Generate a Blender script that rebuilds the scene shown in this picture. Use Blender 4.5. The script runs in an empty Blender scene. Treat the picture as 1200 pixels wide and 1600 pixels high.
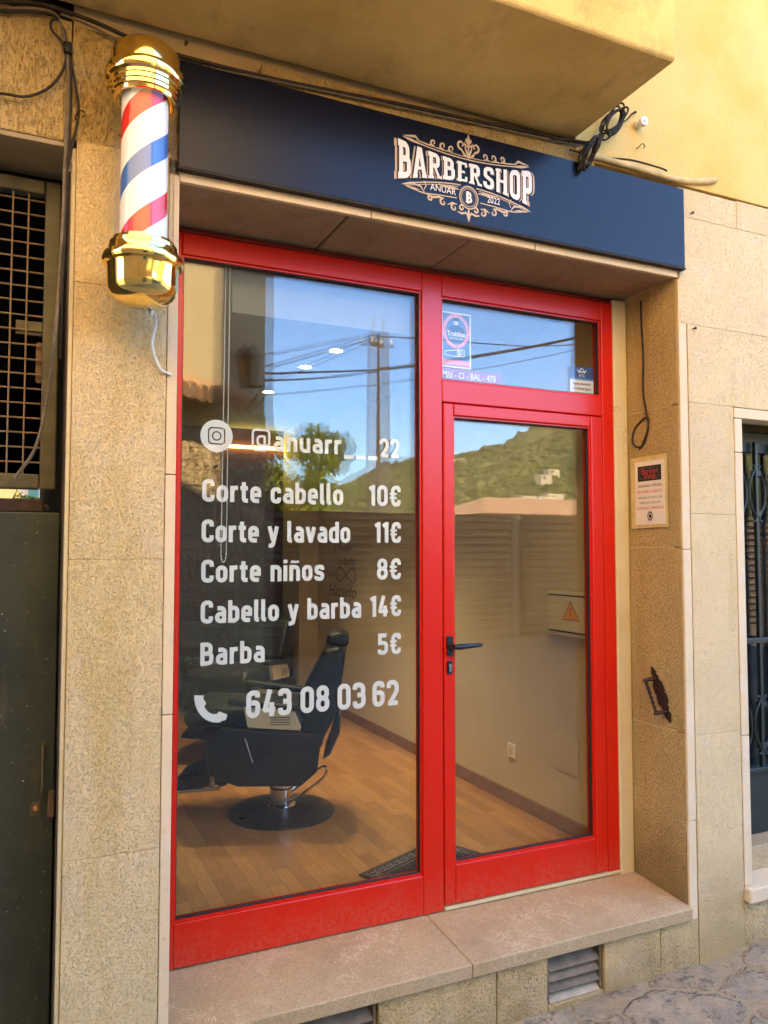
import bpy, bmesh, math, random
import numpy as np
from mathutils import Vector, Matrix
random.seed(7)
R = math.radians
scene = bpy.context.scene
COL = scene.collection

# ------------------------------------------------------------------ camera, sky, sun, exposure
CAM = Vector((-0.4928, -2.807, 1.42))
YAW, PITCH, FOC = R(24.6735), R(2.8974), 1225.0
cd = bpy.data.cameras.new('camera'); cam = bpy.data.objects.new('camera', cd); COL.objects.link(cam)
cam.location = CAM; cam.rotation_euler = (R(90) + PITCH, 0, -YAW)
cd.sensor_fit = 'AUTO'; cd.sensor_width = 36; cd.lens = FOC / 1600 * 36
cd.clip_start = 0.05; cd.clip_end = 4000
scene.camera = cam

SUN_EL, SUN_DX, SUN_DY = R(27), -0.33, 0.944      # the sun stands behind the shop, a little to the left
world = bpy.data.worlds.new('World'); scene.world = world; world.use_nodes = True
wn = world.node_tree; bg = wn.nodes['Background']
sky = wn.nodes.new('ShaderNodeTexSky'); sky.sky_type = 'NISHITA'; sky.sun_disc = False
sky.sun_elevation = SUN_EL; sky.sun_rotation = math.atan2(SUN_DX, SUN_DY)
sky.air_density = 1.0; sky.dust_density = 0.0; sky.ozone_density = 10.0
wn.links.new(sky.outputs[0], bg.inputs[0]); bg.inputs[1].default_value = 0.15
sl = bpy.data.lights.new('sun', 'SUN'); sl.energy = 5.0; sl.angle = R(0.5); sl.color = (1, .84, .60)
so = bpy.data.objects.new('sun', sl); COL.objects.link(so)
so.rotation_euler = Vector((SUN_DX * math.cos(SUN_EL), SUN_DY * math.cos(SUN_EL), math.sin(SUN_EL))).to_track_quat('Z', 'Y').to_euler()
so.location = (0, 0, 12)
vs = scene.view_settings
vs.view_transform = 'Standard'; vs.look = 'None'; vs.gamma = 1; vs.exposure = 3.68
vs.use_white_balance = True; vs.white_balance_temperature = 7900; vs.white_balance_tint = 12
scene.cycles.use_denoising = True
scene.cycles.max_bounces = 8; scene.cycles.transparent_max_bounces = 32
scene.cycles.diffuse_bounces = 4; scene.cycles.glossy_bounces = 5
scene.cycles.caustics_reflective = False; scene.cycles.caustics_refractive = False
scene.cycles.sample_clamp_indirect = 6

# ------------------------------------------------------------------ helpers
_rot = Matrix.Rotation(-YAW, 3, 'Z') @ Matrix.Rotation(R(90) + PITCH, 3, 'X')
def at(px, py, x=None, y=None, z=None):
    """the world point on a plane x=, y= or z= that was read off the survey photograph"""
    d = _rot @ Vector((px - 600, 800 - py, -FOC))
    t = (x - CAM.x) / d.x if x is not None else (y - CAM.y) / d.y if y is not None else (z - CAM.z) / d.z
    return CAM + d * t
def opp(px, py, d):
    """a point across the street, read off its mirror image in the glass"""
    p = at(px, py, y=d); return Vector((p.x, -p.y, p.z))

def tag(o, label=None, cat=None, group=None, kind=None):
    if label: o['label'] = label
    if cat: o['category'] = cat
    if group: o['group'] = group
    if kind: o['kind'] = kind
    return o
def thing(name, label, cat, loc=(0, 0, 0), group=None):
    o = bpy.data.objects.new(name, None); COL.objects.link(o); o.location = loc
    o.empty_display_size = .1
    return tag(o, label, cat, group)

class MB:
    def __init__(s): s.v = []; s.f = []
    def add(s, vs, fs):
        n = len(s.v); s.v += [tuple(v) for v in vs]; s.f += [tuple(i + n for i in f) for f in fs]; return s
    def box(s, x0, x1, y0, y1, z0, z1):
        v = [(x, y, z) for z in (z0, z1) for y in (y0, y1) for x in (x0, x1)]
        return s.add(v, [(0, 2, 3, 1), (4, 5, 7, 6), (0, 1, 5, 4), (2, 6, 7, 3), (0, 4, 6, 2), (1, 3, 7, 5)])
    def quad(s, a, b, c, d): return s.add([a, b, c, d], [(0, 1, 2, 3)])
    def prism(s, poly, o, u, w, depth):
        """poly in (u, w) axes from origin o, extruded along u x w by depth"""
        o, u, w = Vector(o), Vector(u), Vector(w); n = u.cross(w) * depth
        a = [o + u * p[0] + w * p[1] for p in poly]; k = len(a)
        return s.add(a + [p + n for p in a], [tuple(reversed(range(k))), tuple(range(k, 2 * k))] +
                     [(i, (i + 1) % k, (i + 1) % k + k, i + k) for i in range(k)])
    def tube(s, pts, r, n=8, closed=False, cap=True):
        pts = [Vector(p) for p in pts]; m = len(pts)
        rs = r if isinstance(r, (list, tuple)) else [r] * m
        base = len(s.v); prev = None
        for i, p in enumerate(pts):
            a = pts[(i - 1) % m] if (closed or i) else p
            b = pts[(i + 1) % m] if (closed or i < m - 1) else p
            t = (b - a).normalized()
            if prev is None:
                ref = Vector((0, 0, 1)) if abs(t.z) < .9 else Vector((1, 0, 0))
                nrm = t.cross(ref).normalized()
            else:
                nrm = (prev - t * prev.dot(t)).normalized()
            prev = nrm; bn = t.cross(nrm)
            for k in range(n):
                a_ = 2 * math.pi * k / n
                s.v.append(tuple(p + (nrm * math.cos(a_) + bn * math.sin(a_)) * rs[i]))
        for i in range(m if closed else m - 1):
            for k in range(n):
                j = (i + 1) % m
                s.f.append((base + i * n + k, base + i * n + (k + 1) % n, base + j * n + (k + 1) % n, base + j * n + k))
        if cap and not closed:
            s.f.append(tuple(base + k for k in reversed(range(n)))); s.f.append(tuple(base + (m - 1) * n + k for k in range(n)))
        return s
    def lathe(s, prof, c=(0, 0, 0), n=32, axis='z'):
        base = len(s.v); c = Vector(c); m = len(prof)
        for (r, h) in prof:
            for k in range(n):
                a = 2 * math.pi * k / n; x, y = r * math.cos(a), r * math.sin(a)
                p = {'z': (x, y, h), 'y': (x, h, y), 'x': (h, x, y)}[axis]
                s.v.append(tuple(c + Vector(p)))
        for i in range(m - 1):
            for k in range(n):
                s.f.append((base + i * n + k, base + i * n + (k + 1) % n, base + (i + 1) * n + (k + 1) % n, base + (i + 1) * n + k))
        if prof[0][0] > 1e-6: s.f.append(tuple(base + k for k in range(n)))
        if prof[-1][0] > 1e-6: s.f.append(tuple(base + (m - 1) * n + k for k in range(n)))
        return s
    def strip(s, path, w, closed=False, fn=None):
        """a flat ribbon of width w along a 2-D path, put in space by fn(u, v)"""
        P = [Vector((p[0], p[1])) for p in path]
        Q = [P[0]]
        for p in P[1:]:
            if (p - Q[-1]).length > 1e-6: Q.append(p)
        if closed and (Q[0] - Q[-1]).length < 1e-6: Q.pop()
        P = Q; m = len(P); ws = w if isinstance(w, list) else [w] * m
        L = []; Rr = []
        for i, p in enumerate(P):
            a = P[(i - 1) % m] if (closed or i) else None
            b = P[(i + 1) % m] if (closed or i < m - 1) else None
            d1 = (p - a).normalized() if a is not None else (b - p).normalized()
            d2 = (b - p).normalized() if b is not None else d1
            n1 = Vector((-d1.y, d1.x)); n2 = Vector((-d2.y, d2.x)); q = (n1 + n2)
            q = q.normalized() if q.length > 1e-6 else n1
            k = 1 / max(.45, q.dot(n1)); h = ws[min(i, len(ws) - 1)] / 2 * k
            L.append(p + q * h); Rr.append(p - q * h)
        base = len(s.v)
        for p in L + Rr: s.v.append(tuple(fn(p.x, p.y)))
        for i in range(m if closed else m - 1):
            j = (i + 1) % m; s.f.append((base + i, base + m + i, base + m + j, base + j))
        return s
    def poly(s, pts, fn): return s.add([fn(*p) for p in pts], [tuple(range(len(pts)))])
    def build(s, name, mat, parent=None, smooth=False, bevel=0, seg=2, auto=None):
        me = bpy.data.meshes.new(name); me.from_pydata(s.v, [], s.f)
        bm = bmesh.new(); bm.from_mesh(me); bmesh.ops.recalc_face_normals(bm, faces=bm.faces); bm.to_mesh(me); bm.free()
        me.materials.append(mat)
        o = bpy.data.objects.new(name, me); COL.objects.link(o)
        if parent:
            o.parent = parent
            if parent.type == 'EMPTY': o.matrix_parent_inverse = Matrix.Translation(-Vector(parent.location))   # meshes are already in world place
        if smooth:
            me.polygons.foreach_set('use_smooth', [True] * len(me.polygons))
            me.set_sharp_from_angle(angle=R(auto or 40))
        if bevel:
            b = o.modifiers.new('bevel', 'BEVEL'); b.width = bevel; b.segments = seg; b.limit_method = 'ANGLE'; b.angle_limit = R(35)
            b.harden_normals = False
        return o

def rpath(pts, r=.0, closed=False, seg=6):
    """corners of a polyline rounded with arcs; a point may carry its own radius"""
    P = [(Vector(p[:2]), p[2] if len(p) > 2 else r) for p in pts]; m = len(P); out = []
    for i, (p, rr) in enumerate(P):
        if not closed and i in (0, m - 1): out.append(tuple(p)); continue
        a, b = P[(i - 1) % m][0], P[(i + 1) % m][0]
        da, db = (a - p), (b - p); la, lb = da.length, db.length
        da /= la; db /= lb; ang = da.angle(db)
        if rr <= 0 or ang > math.pi - .05: out.append(tuple(p)); continue
        t = min(rr / math.tan(ang / 2), la * .499, lb * .499); r2 = t * math.tan(ang / 2)
        c = p + (da + db).normalized() * (r2 / math.sin(ang / 2))
        s0, s1 = p + da * t - c, p + db * t - c
        a0 = math.atan2(s0.y, s0.x); a1 = math.atan2(s1.y, s1.x); d = (a1 - a0 + math.pi) % (2 * math.pi) - math.pi
        for k in range(seg + 1):
            q = a0 + d * k / seg; out.append((c.x + r2 * math.cos(q), c.y + r2 * math.sin(q)))
    return out
def smooth_pts(pts, n=8):
    """Catmull-Rom through 3-D points"""
    P = [Vector(p) for p in pts]; P = [P[0] * 2 - P[1]] + P + [P[-1] * 2 - P[-2]]; out = []
    for i in range(1, len(P) - 2):
        for k in range(n):
            t = k / n; a, b, c, d = P[i - 1:i + 3]
            out.append(.5 * ((2 * b) + (c - a) * t + (2 * a - 5 * b + 4 * c - d) * t * t + (3 * b - a - 3 * c + d) * t ** 3))
    return out + [P[-2]]

# ------------------------------------------------------------------ materials
def newmat(name):
    m = bpy.data.materials.new(name); m.use_nodes = True
    nt = m.node_tree; return m, nt, nt.nodes['Principled BSDF']
def nd(nt, typ, ins=None, **kw):
    n = nt.nodes.new(typ)
    for k, v in kw.items(): setattr(n, k, v)
    for k, v in (ins or {}).items():
        if hasattr(v, 'is_output'): nt.links.new(v, n.inputs[k])
        else: n.inputs[k].default_value = v
    return n
def rgb(c): return (c[0], c[1], c[2], 1)
def mixc(nt, f, a, b, mode='MIX'):
    n = nt.nodes.new('ShaderNodeMix'); n.data_type = 'RGBA'; n.blend_type = mode
    for k, v in ((0, f), (6, a), (7, b)):
        if hasattr(v, 'is_output'): nt.links.new(v, n.inputs[k])
        else: n.inputs[k].default_value = v if k == 0 else rgb(v)
    return n.outputs[2]
def ramp(nt, f, lo, hi, a=0.0, b=1.0):
    return nd(nt, 'ShaderNodeMapRange', {0: f, 1: lo, 2: hi, 3: a, 4: b}, clamp=True).outputs[0]
def noise(nt, vec, scale, detail=3, rough=.5, dist=0.0):
    return nd(nt, 'ShaderNodeTexNoise', {'Vector': vec, 'Scale': scale, 'Detail': detail, 'Roughness': rough, 'Distortion': dist}).outputs[0]
def coords(nt, sc=(1, 1, 1), rot=(0, 0, 0)):
    t = nd(nt, 'ShaderNodeTexCoord'); mp = nd(nt, 'ShaderNodeMapping', {'Vector': t.outputs['Object'], 'Scale': sc, 'Rotation': rot}); return mp.outputs[0]
def bump(nt, b, h, strength, dist):
    n = nd(nt, 'ShaderNodeBump', {'Height': h, 'Strength': strength, 'Distance': dist}); nt.links.new(n.outputs[0], b.inputs['Normal']); return n

def simple(name, c, rough=.5, metal=0, spec=.5, var=.12, vscale=9, bs=0, bscale=120, bdist=.002, c2=None, coat=0):
    m, nt, b = newmat(name); v = coords(nt)
    f = ramp(nt, noise(nt, v, vscale, 5, .6), .3, .7)
    col = mixc(nt, f, [x * (1 - var) for x in c], c2 or [min(1, x * (1 + var)) for x in c])
    nt.links.new(col, b.inputs['Base Color'])
    r = ramp(nt, noise(nt, v, vscale * 2.3, 4), .3, .7, max(0.02, rough * .82), min(1, rough * 1.18)); nt.links.new(r, b.inputs['Roughness'])
    b.inputs['Metallic'].default_value = metal; b.inputs['Specular IOR Level'].default_value = spec
    b.inputs['Coat Weight'].default_value = coat
    if bs: bump(nt, b, noise(nt, v, bscale, 4, .6), bs, bdist)
    return m

def stone(name, base, stain, worm_scale=80, bs=.6, bdist=.006, pit=.55, stretch=(1, 1, .62), stain_lo=.5, stain_hi=.72, low_dirt=None):
    """bush-hammered limestone: fine wandering tool pits, ochre run-off stains, paler mineral patches"""
    m, nt, b = newmat(name); v = coords(nt); vw = coords(nt, stretch)
    w = noise(nt, vw, worm_scale, 3, .58, .5)
    w2 = noise(nt, v, worm_scale * 2.6, 2, .6)
    zone = ramp(nt, noise(nt, v, 3.5, 4, .6), .36, .64, .25, 1.0)
    col = mixc(nt, ramp(nt, noise(nt, v, 3.1, 5, .62), .32, .66), base, [min(.9, x * 1.14) for x in base])
    col = mixc(nt, ramp(nt, noise(nt, v, 7.5, 4, .6), .54, .66, 0, .45), col, [min(.9, base[0] * 1.08), min(.9, base[1] * 1.12), min(.9, base[2] * 1.45)])
    col = mixc(nt, ramp(nt, noise(nt, coords(nt, (2.2, 2.2, .45)), 2.6, 6, .68), stain_lo, stain_hi, 0, .75), col, stain)
    col = mixc(nt, ramp(nt, noise(nt, v, 26, 5, .75), .60, .74, 0, .5), col, [x * .60 for x in stain])
    isl = nd(nt, 'ShaderNodeNewGeometry').outputs['Random Per Island']
    col = mixc(nt, ramp(nt, isl, 0, 1, 0, .26), col, [base[0] * .74, base[1] * .68, base[2] * .58])
    if low_dirt:
        sep = nd(nt, 'ShaderNodeSeparateXYZ', {0: v})
        add = nd(nt, 'ShaderNodeMath', {0: sep.outputs[2], 1: ramp(nt, noise(nt, v, 5, 5, .65), .2, .8, -.16, .16)}, operation='ADD')
        col = mixc(nt, ramp(nt, add.outputs[0], low_dirt[0], low_dirt[1], .7, 0), col, [x * .55 for x in stain])
    pits = nd(nt, 'ShaderNodeMath', {0: ramp(nt, w, .325, .43, 1, 0), 1: zone}, operation='MULTIPLY')
    pf = nd(nt, 'ShaderNodeMath', {0: pits.outputs[0], 1: pit}, operation='MULTIPLY')
    col = mixc(nt, pf.outputs[0], col, [base[0] * .42, base[1] * .34, base[2] * .24])
    nt.links.new(col, b.inputs['Base Color']); b.inputs['Roughness'].default_value = .88; b.inputs['Specular IOR Level'].default_value = .25
    h = nd(nt, 'ShaderNodeMath', {0: ramp(nt, w, .30, .52), 1: nd(nt, 'ShaderNodeMath', {0: w2, 1: .6}, operation='MULTIPLY').outputs[0]}, operation='ADD')
    bump(nt, b, h.outputs[0], bs, bdist); return m

def plaster(name, base, stain, crack=True, bs=.25, lo=.5, hi=.75, dark=None):
    m, nt, b = newmat(name); v = coords(nt)
    col = mixc(nt, ramp(nt, noise(nt, v, 2.4, 6, .65), lo, hi), base, stain)
    col = mixc(nt, ramp(nt, noise(nt, v, 45, 4, .7), .58, .75, 0, .25), col, [x * .7 for x in base])
    if dark:
        col = mixc(nt, ramp(nt, noise(nt, coords(nt, (1, .5, 1)), 5.5, 6, .7), .52, .72, 0, .55), col, dark)
    if crack:
        d = noise(nt, v, 3.0, 4, .6)
        vv = nd(nt, 'ShaderNodeVectorMath', {0: v, 1: nd(nt, 'ShaderNodeTexNoise', {'Vector': v, 'Scale': 4.0, 'Detail': 4.0}).outputs[1]}, operation='ADD')
        vo = nd(nt, 'ShaderNodeTexVoronoi', {'Vector': vv.outputs[0], 'Scale': 1.7}, feature='DISTANCE_TO_EDGE')
        cr = nd(nt, 'ShaderNodeMath', {0: ramp(nt, vo.outputs[0], .002, .007, 1, 0), 1: ramp(nt, noise(nt, v, 1.3, 2), .53, .62, 0, .55)}, operation='MULTIPLY')
        col = mixc(nt, cr.outputs[0], col, [x * .4 for x in stain])
    nt.links.new(col, b.inputs['Base Color']); b.inputs['Roughness'].default_value = .9; b.inputs['Specular IOR Level'].default_value = .2
    h = nd(nt, 'ShaderNodeMath', {0: noise(nt, v, 14, 5, .6), 1: noise(nt, v, 160, 3, .6)}, operation='ADD')
    bump(nt, b, h.outputs[0], bs, .008); return m

STONE = (.76, .56, .29); STAIN = (.64, .42, .12)
M = {}
M['pillar'] = stone('stone_pillar_mat', STONE, STAIN, 220, .9, .0045, .60)
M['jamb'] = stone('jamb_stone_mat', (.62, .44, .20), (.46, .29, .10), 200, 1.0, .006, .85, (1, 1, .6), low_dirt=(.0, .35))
M['ashlar'] = stone('ashlar_mat', (.76, .56, .30), (.64, .43, .15), 205, .8, .0045, .62, (1, 1, .8), .56, .76, low_dirt=(-.25, .22))
M['roughwall'] = stone('rough_wall_mat', (.54, .37, .15), (.48, .28, .06), 130, 1.0, .007, .9, (1.1, 1, .45))
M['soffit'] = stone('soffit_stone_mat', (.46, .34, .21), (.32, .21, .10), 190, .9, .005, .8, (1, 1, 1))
M['base'] = stone('base_stone_mat', (.70, .50, .25), (.56, .37, .14), 150, 1.0, .006, .85, (1, 1, .6), low_dirt=(-.33, -.10))
M['smooth'] = stone('smooth_trim_mat', (.69, .53, .33), (.58, .43, .21), 300, .2, .002, .25, (1, 1, 2.2), .60, .80)
M['creamtrim'] = plaster('cream_trim_mat', (.66, .53, .30), (.58, .42, .20), True, .3)
M['yellow'] = plaster('yellow_plaster_mat', (.70, .47, .16), (.66, .39, .10), True, .35, .42, .7, dark=(.58, .40, .17))
M['balcony'] = plaster('balcony_plaster_mat', (.76, .52, .19), (.58, .37, .11), True, .4, .4, .7, dark=(.30, .19, .07))
M['mortar'] = plaster('lime_mortar_mat', (.60, .44, .22), (.46, .32, .14), False, .3)
M['beam'] = plaster('plain_lintel_mat', (.36, .28, .18), (.28, .20, .11), True, .3)

def sillmat():
    m, nt, b = newmat('sill_stone_mat'); v = coords(nt)
    col = mixc(nt, ramp(nt, noise(nt, v, 5, 6, .65), .35, .65), (.47, .325, .165), (.56, .40, .225))
    col = mixc(nt, ramp(nt, noise(nt, v, 150, 3, .7), .42, .62, 0, .6), col, (.30, .185, .085))
    col = mixc(nt, ramp(nt, noise(nt, v, 240, 2, .6), .60, .70, 0, .5), col, (.76, .60, .38))
    col = mixc(nt, ramp(nt, noise(nt, v, 2.6, 5, .6), .56, .74, 0, .6), col, (.30, .19, .09))
    vv = nd(nt, 'ShaderNodeVectorMath', {0: v, 1: nd(nt, 'ShaderNodeTexNoise', {'Vector': v, 'Scale': 5.0, 'Detail': 5.0, 'Roughness': .65}).outputs[1]}, operation='ADD')
    vo = nd(nt, 'ShaderNodeTexVoronoi', {'Vector': vv.outputs[0], 'Scale': 2.4}, feature='DISTANCE_TO_EDGE')
    vein = nd(nt, 'ShaderNodeMath', {0: ramp(nt, vo.outputs[0], .003, .014, 1, 0), 1: ramp(nt, noise(nt, v, 2.2, 3), .50, .62, 0, .55)}, operation='MULTIPLY')
    col = mixc(nt, vein.outputs[0], col, (.84, .68, .48))
    nt.links.new(col, b.inputs['Base Color']); b.inputs['Roughness'].default_value = .72; b.inputs['Specular IOR Level'].default_value = .35
    h = nd(nt, 'ShaderNodeMath', {0: noise(nt, v, 150, 3, .7), 1: noise(nt, v, 12, 4)}, operation='ADD'); bump(nt, b, h.outputs[0], .35, .004); return m
M['sill'] = sillmat()

def flagmat():
    """uneven flagstones bedded in brown mortar, pitted and stained"""
    m, nt, b = newmat('flagstone_mat'); v = coords(nt)
    wob = nd(nt, 'ShaderNodeVectorMath', {0: nd(nt, 'ShaderNodeTexNoise', {'Vector': v, 'Scale': 4.5, 'Detail': 6.0, 'Roughness': .65}).outputs[1], 1: (.30, .30, .0)}, operation='MULTIPLY')
    vv = nd(nt, 'ShaderNodeVectorMath', {0: v, 1: wob.outputs[0]}, operation='ADD')
    vo = nd(nt, 'ShaderNodeTexVoronoi', {'Vector': vv.outputs[0], 'Scale': 3.4}, feature='DISTANCE_TO_EDGE'); vc = nd(nt, 'ShaderNodeTexVoronoi', {'Vector': vv.outputs[0], 'Scale': 3.4})
    sp = nd(nt, 'ShaderNodeSeparateColor', {0: vc.outputs['Color']})
    st = mixc(nt, sp.outputs[0], (.35, .235, .13), (.38, .30, .215))
    st = mixc(nt, ramp(nt, noise(nt, v, 7, 7, .72), .42, .62), st, (.52, .38, .22))
    st = mixc(nt, ramp(nt, noise(nt, v, 19, 6, .75), .53, .63, 0, .85), st, (.15, .11, .075))
    st = mixc(nt, ramp(nt, noise(nt, v, 70, 4, .7), .56, .70, 0, .6), st, (.56, .43, .28))
    mort = mixc(nt, noise(nt, v, 45, 5, .7), (.36, .25, .14), (.54, .39, .22))
    e = ramp(nt, vo.outputs[0], .03, .09); col = mixc(nt, e, mort, st)
    nt.links.new(col, b.inputs['Base Color']); b.inputs['Roughness'].default_value = .8; b.inputs['Specular IOR Level'].default_value = .3
    h1 = nd(nt, 'ShaderNodeMath', {0: noise(nt, v, 13, 7, .75), 1: 1.6}, operation='MULTIPLY'); h2 = nd(nt, 'ShaderNodeMath', {0: noise(nt, v, 90, 4, .7), 1: .35, 2: h1.outputs[0]}, operation='MULTIPLY_ADD')
    h = nd(nt, 'ShaderNodeMath', {0: e, 1: .9, 2: h2.outputs[0]}, operation='MULTIPLY_ADD'); bump(nt, b, h.outputs[0], 1.0, .018); return m
M['flag'] = flagmat()

def glassmat(name, f0=.045, tint=(.97, .98, .97)):
    """a clear pane: each of its two faces mirrors a little more the flatter one looks along it"""
    m, nt, b = newmat(name); nt.nodes.remove(b); out = nt.nodes['Material Output']
    g = nd(nt, 'ShaderNodeNewGeometry')
    d = nd(nt, 'ShaderNodeVectorMath', {0: g.outputs['Normal'], 1: g.outputs['Incoming']}, operation='DOT_PRODUCT')
    a = nd(nt, 'ShaderNodeMath', {0: d.outputs['Value']}, operation='ABSOLUTE')
    i = nd(nt, 'ShaderNodeMath', {0: 1.0, 1: a.outputs[0]}, operation='SUBTRACT')
    p = nd(nt, 'ShaderNodeMath', {0: i.outputs[0], 1: 5.0}, operation='POWER')
    f = nd(nt, 'ShaderNodeMath', {0: p.outputs[0], 1: 1 - f0, 2: f0}, operation='MULTIPLY_ADD')
    t = nd(nt, 'ShaderNodeBsdfTransparent', {0: rgb(tint)}); gl = nd(nt, 'ShaderNodeBsdfGlossy', {0: (1, 1, 1, 1), 'Roughness': 0.0})
    mx = nd(nt, 'ShaderNodeMixShader', {0: f.outputs[0], 1: t.outputs[0], 2: gl.outputs[0]})
    nt.links.new(mx.outputs[0], out.inputs[0]); return m
M['glass'] = glassmat('window_glass', .027)
M['tubeglass'] = glassmat('clear_tube_glass', .04, (.98, .98, .98))

def paint(name, c, rough, spec=.45):
    m, nt, b = newmat(name); b.inputs['Base Color'].default_value = rgb(c); b.inputs['Roughness'].default_value = rough; b.inputs['Specular IOR Level'].default_value = spec; return m
M['vent'] = simple('dusty_vent_metal', (.19, .135, .08), .6, .1, .4, .35, 14, .3, 60)
M['ventpale'] = simple('pale_vent_slat', (.40, .31, .20), .6, .1, .4, .3, 14, .3, 60)
def redmat():
    """red stoved paint with a little street dust along the bottom rails"""
    m, nt, b = newmat('red_paint'); v = coords(nt); z = nd(nt, 'ShaderNodeSeparateXYZ', {0: v}).outputs[2]
    d = nd(nt, 'ShaderNodeMath', {0: z, 1: ramp(nt, noise(nt, v, 9, 5, .7), .3, .7, -.06, .06)}, operation='ADD')
    f = nd(nt, 'ShaderNodeMath', {0: ramp(nt, d.outputs[0], -.02, .13, .16, 0), 1: ramp(nt, noise(nt, v, 60, 4, .7), .35, .6)}, operation='MULTIPLY')
    nt.links.new(mixc(nt, f.outputs[0], (.63, .014, .004), (.42, .30, .18)), b.inputs['Base Color'])
    b.inputs['Roughness'].default_value = .27; b.inputs['Specular IOR Level'].default_value = .42; return m
M['red'] = redmat()
M['darkred'] = simple('dark_red_paint', (.22, .008, .006), .4, 0, .4, .1)
M['rubber'] = simple('black_gasket', (.012, .012, .013), .6)
M['black'] = simple('black_plastic', (.010, .010, .011), .32, 0, .5, .2)
M['steel'] = simple('brushed_steel', (.55, .54, .52), .25, 1, .5, .08)
M['chrome'] = simple('chrome', (.75, .75, .76), .10, 1, .5, .03)
M['vinyl'] = simple('white_vinyl', (.72, .71, .64), .45, 0, .4, .02)
M['gold'] = simple('polished_gold', (1.0, .72, .26), .10, 1, .5, .03, 5)
M['signnavy'] = paint('navy_sign_sheet', (.0040, .0050, .014), .27, .21)
M['logowhite'] = simple('logo_white', (.80, .76, .74), .5, 0, .3, .02)
M['logotan'] = simple('logo_tan', (.55, .40, .25), .5, 0, .3, .04)
M['logodark'] = simple('logo_dark', (.012, .016, .03), .5, 0, .3, .02)
M['cable'] = simple('grey_black_cable', (.042, .032, .024), .8, 0, .15, .3, 30)
M['cablegrey'] = simple('dusty_grey_cable', (.15, .115, .075), .7, 0, .3, .3, 30)
M['whitecord'] = simple('white_cord', (.72, .70, .66), .5)
M['conduit'] = simple('painted_conduit', (.58, .40, .17), .7, 0, .3, .25, 20, .3, 60)
M['ceramic'] = simple('white_porcelain', (.80, .76, .66), .2, 0, .6, .04)
M['rust'] = simple('rusty_iron', (.055, .030, .020), .7, .4, .4, .4, 40, .5, 90, .002)
M['iron'] = simple('wrought_iron_brown', (.040, .022, .016), .55, .5, .5, .3, 60, .4, 120, .001)
def gatemat():
    m, nt, b = newmat('green_gate_paint'); v = coords(nt)
    col = mixc(nt, ramp(nt, noise(nt, v, 4, 6, .65), .35, .7), (.016, .022, .012), (.040, .042, .022))
    col = mixc(nt, ramp(nt, noise(nt, v, 120, 2, .5), .72, .76), col, (.42, .40, .32))
    col = mixc(nt, ramp(nt, noise(nt, coords(nt, (3, 3, .5)), 6, 5, .7), .56, .72, 0, .5), col, (.10, .075, .035))
    nt.links.new(col, b.inputs['Base Color']); b.inputs['Roughness'].default_value = .5
    bump(nt, b, noise(nt, v, 40, 4), .15, .003); return m
M['gate'] = gatemat()
M['olive'] = simple('olive_painted_steel', (.085, .070, .030), .5, 0, .4, .3, 14, .3, 60)
M['mesh'] = simple('rusty_mesh_wire', (.22, .14, .07), .6, .2, .4, .3, 40)
M['brownjamb'] = simple('dark_brown_jamb', (.15, .085, .04), .7, 0, .3, .25, 6, .3, 40)
M['greendoor'] = simple('dark_green_door_paint', (.012, .022, .020), .4, 0, .5, .2, 8)
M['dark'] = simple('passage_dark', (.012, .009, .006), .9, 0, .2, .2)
M['intwall'] = plaster('interior_cream_paint', (.62, .52, .34), (.56, .46, .29), False, .12)
M['ceil'] = simple('white_ceiling_paint', (.28, .26, .22), .9, 0, .2, .03)
M['burgundy'] = simple('burgundy_wall_paint', (.085, .018, .018), .7, 0, .3, .15, 3)
M['skirt'] = simple('wood_skirting', (.26, .13, .055), .45, 0, .4, .15, 12)
M['leather'] = simple('black_leather', (.008, .008, .008), .46, 0, .28, .3, 12, .35, 160, .0015)
M['cream'] = simple('cream_arm_plastic', (.60, .54, .36), .4, 0, .4, .05)
M['matgrey'] = simple('dark_mat_pile', (.040, .036, .032), .95, 0, .2, .3, 60, .6, 400, .003)
M['matlight'] = simple('light_mat_pile', (.22, .19, .15), .95, 0, .2, .3, 60, .6, 400, .003)
M['paper'] = simple('notice_paper', (.72, .66, .58), .7, 0, .3, .03)
M['ink'] = simple('black_ink', (.03, .025, .025), .7, 0, .2, 0)
M['veiledink'] = simple('ink_under_reflection', (.13, .10, .07), .8)  # black motto ink, lightened to paint in the reflection that veils it
M['redink'] = simple('red_ink', (.50, .05, .05), .7, 0, .2, 0)
M['tape'] = simple('yellowed_tape', (.60, .46, .20), .4, 0, .4, .15, 25)
M['boxcream'] = simple('cream_enclosure', (.64, .55, .36), .45, 0, .4, .03)
M['orange'] = simple('orange_warning', (.80, .30, .03), .5, 0, .3, .02)
M['pink'] = simple('sticker_pink', (.80, .25, .42), .5, 0, .3, .02)
M['stickblue_sky'] = simple('sticker_blue_and_sky', (.06, .20, .42), .5, 0, .3, .02)
M['sticknavy'] = simple('sticker_navy', (.01, .045, .16), .4, 0, .4, .02)
M['stickpale'] = simple('sticker_pale', (.62, .60, .64), .5, 0, .3, .02)
M['lilac'] = simple('sticker_lilac', (.34, .22, .42), .5, 0, .3, .02)
M['blind'] = simple('beige_blind_fabric', (.30, .26, .20), .9, 0, .1, .05, 3, .3, 500, .0005)
M['terracotta'] = simple('terracotta', (.40, .16, .07), .85, 0, .2, .2, 10)
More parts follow.
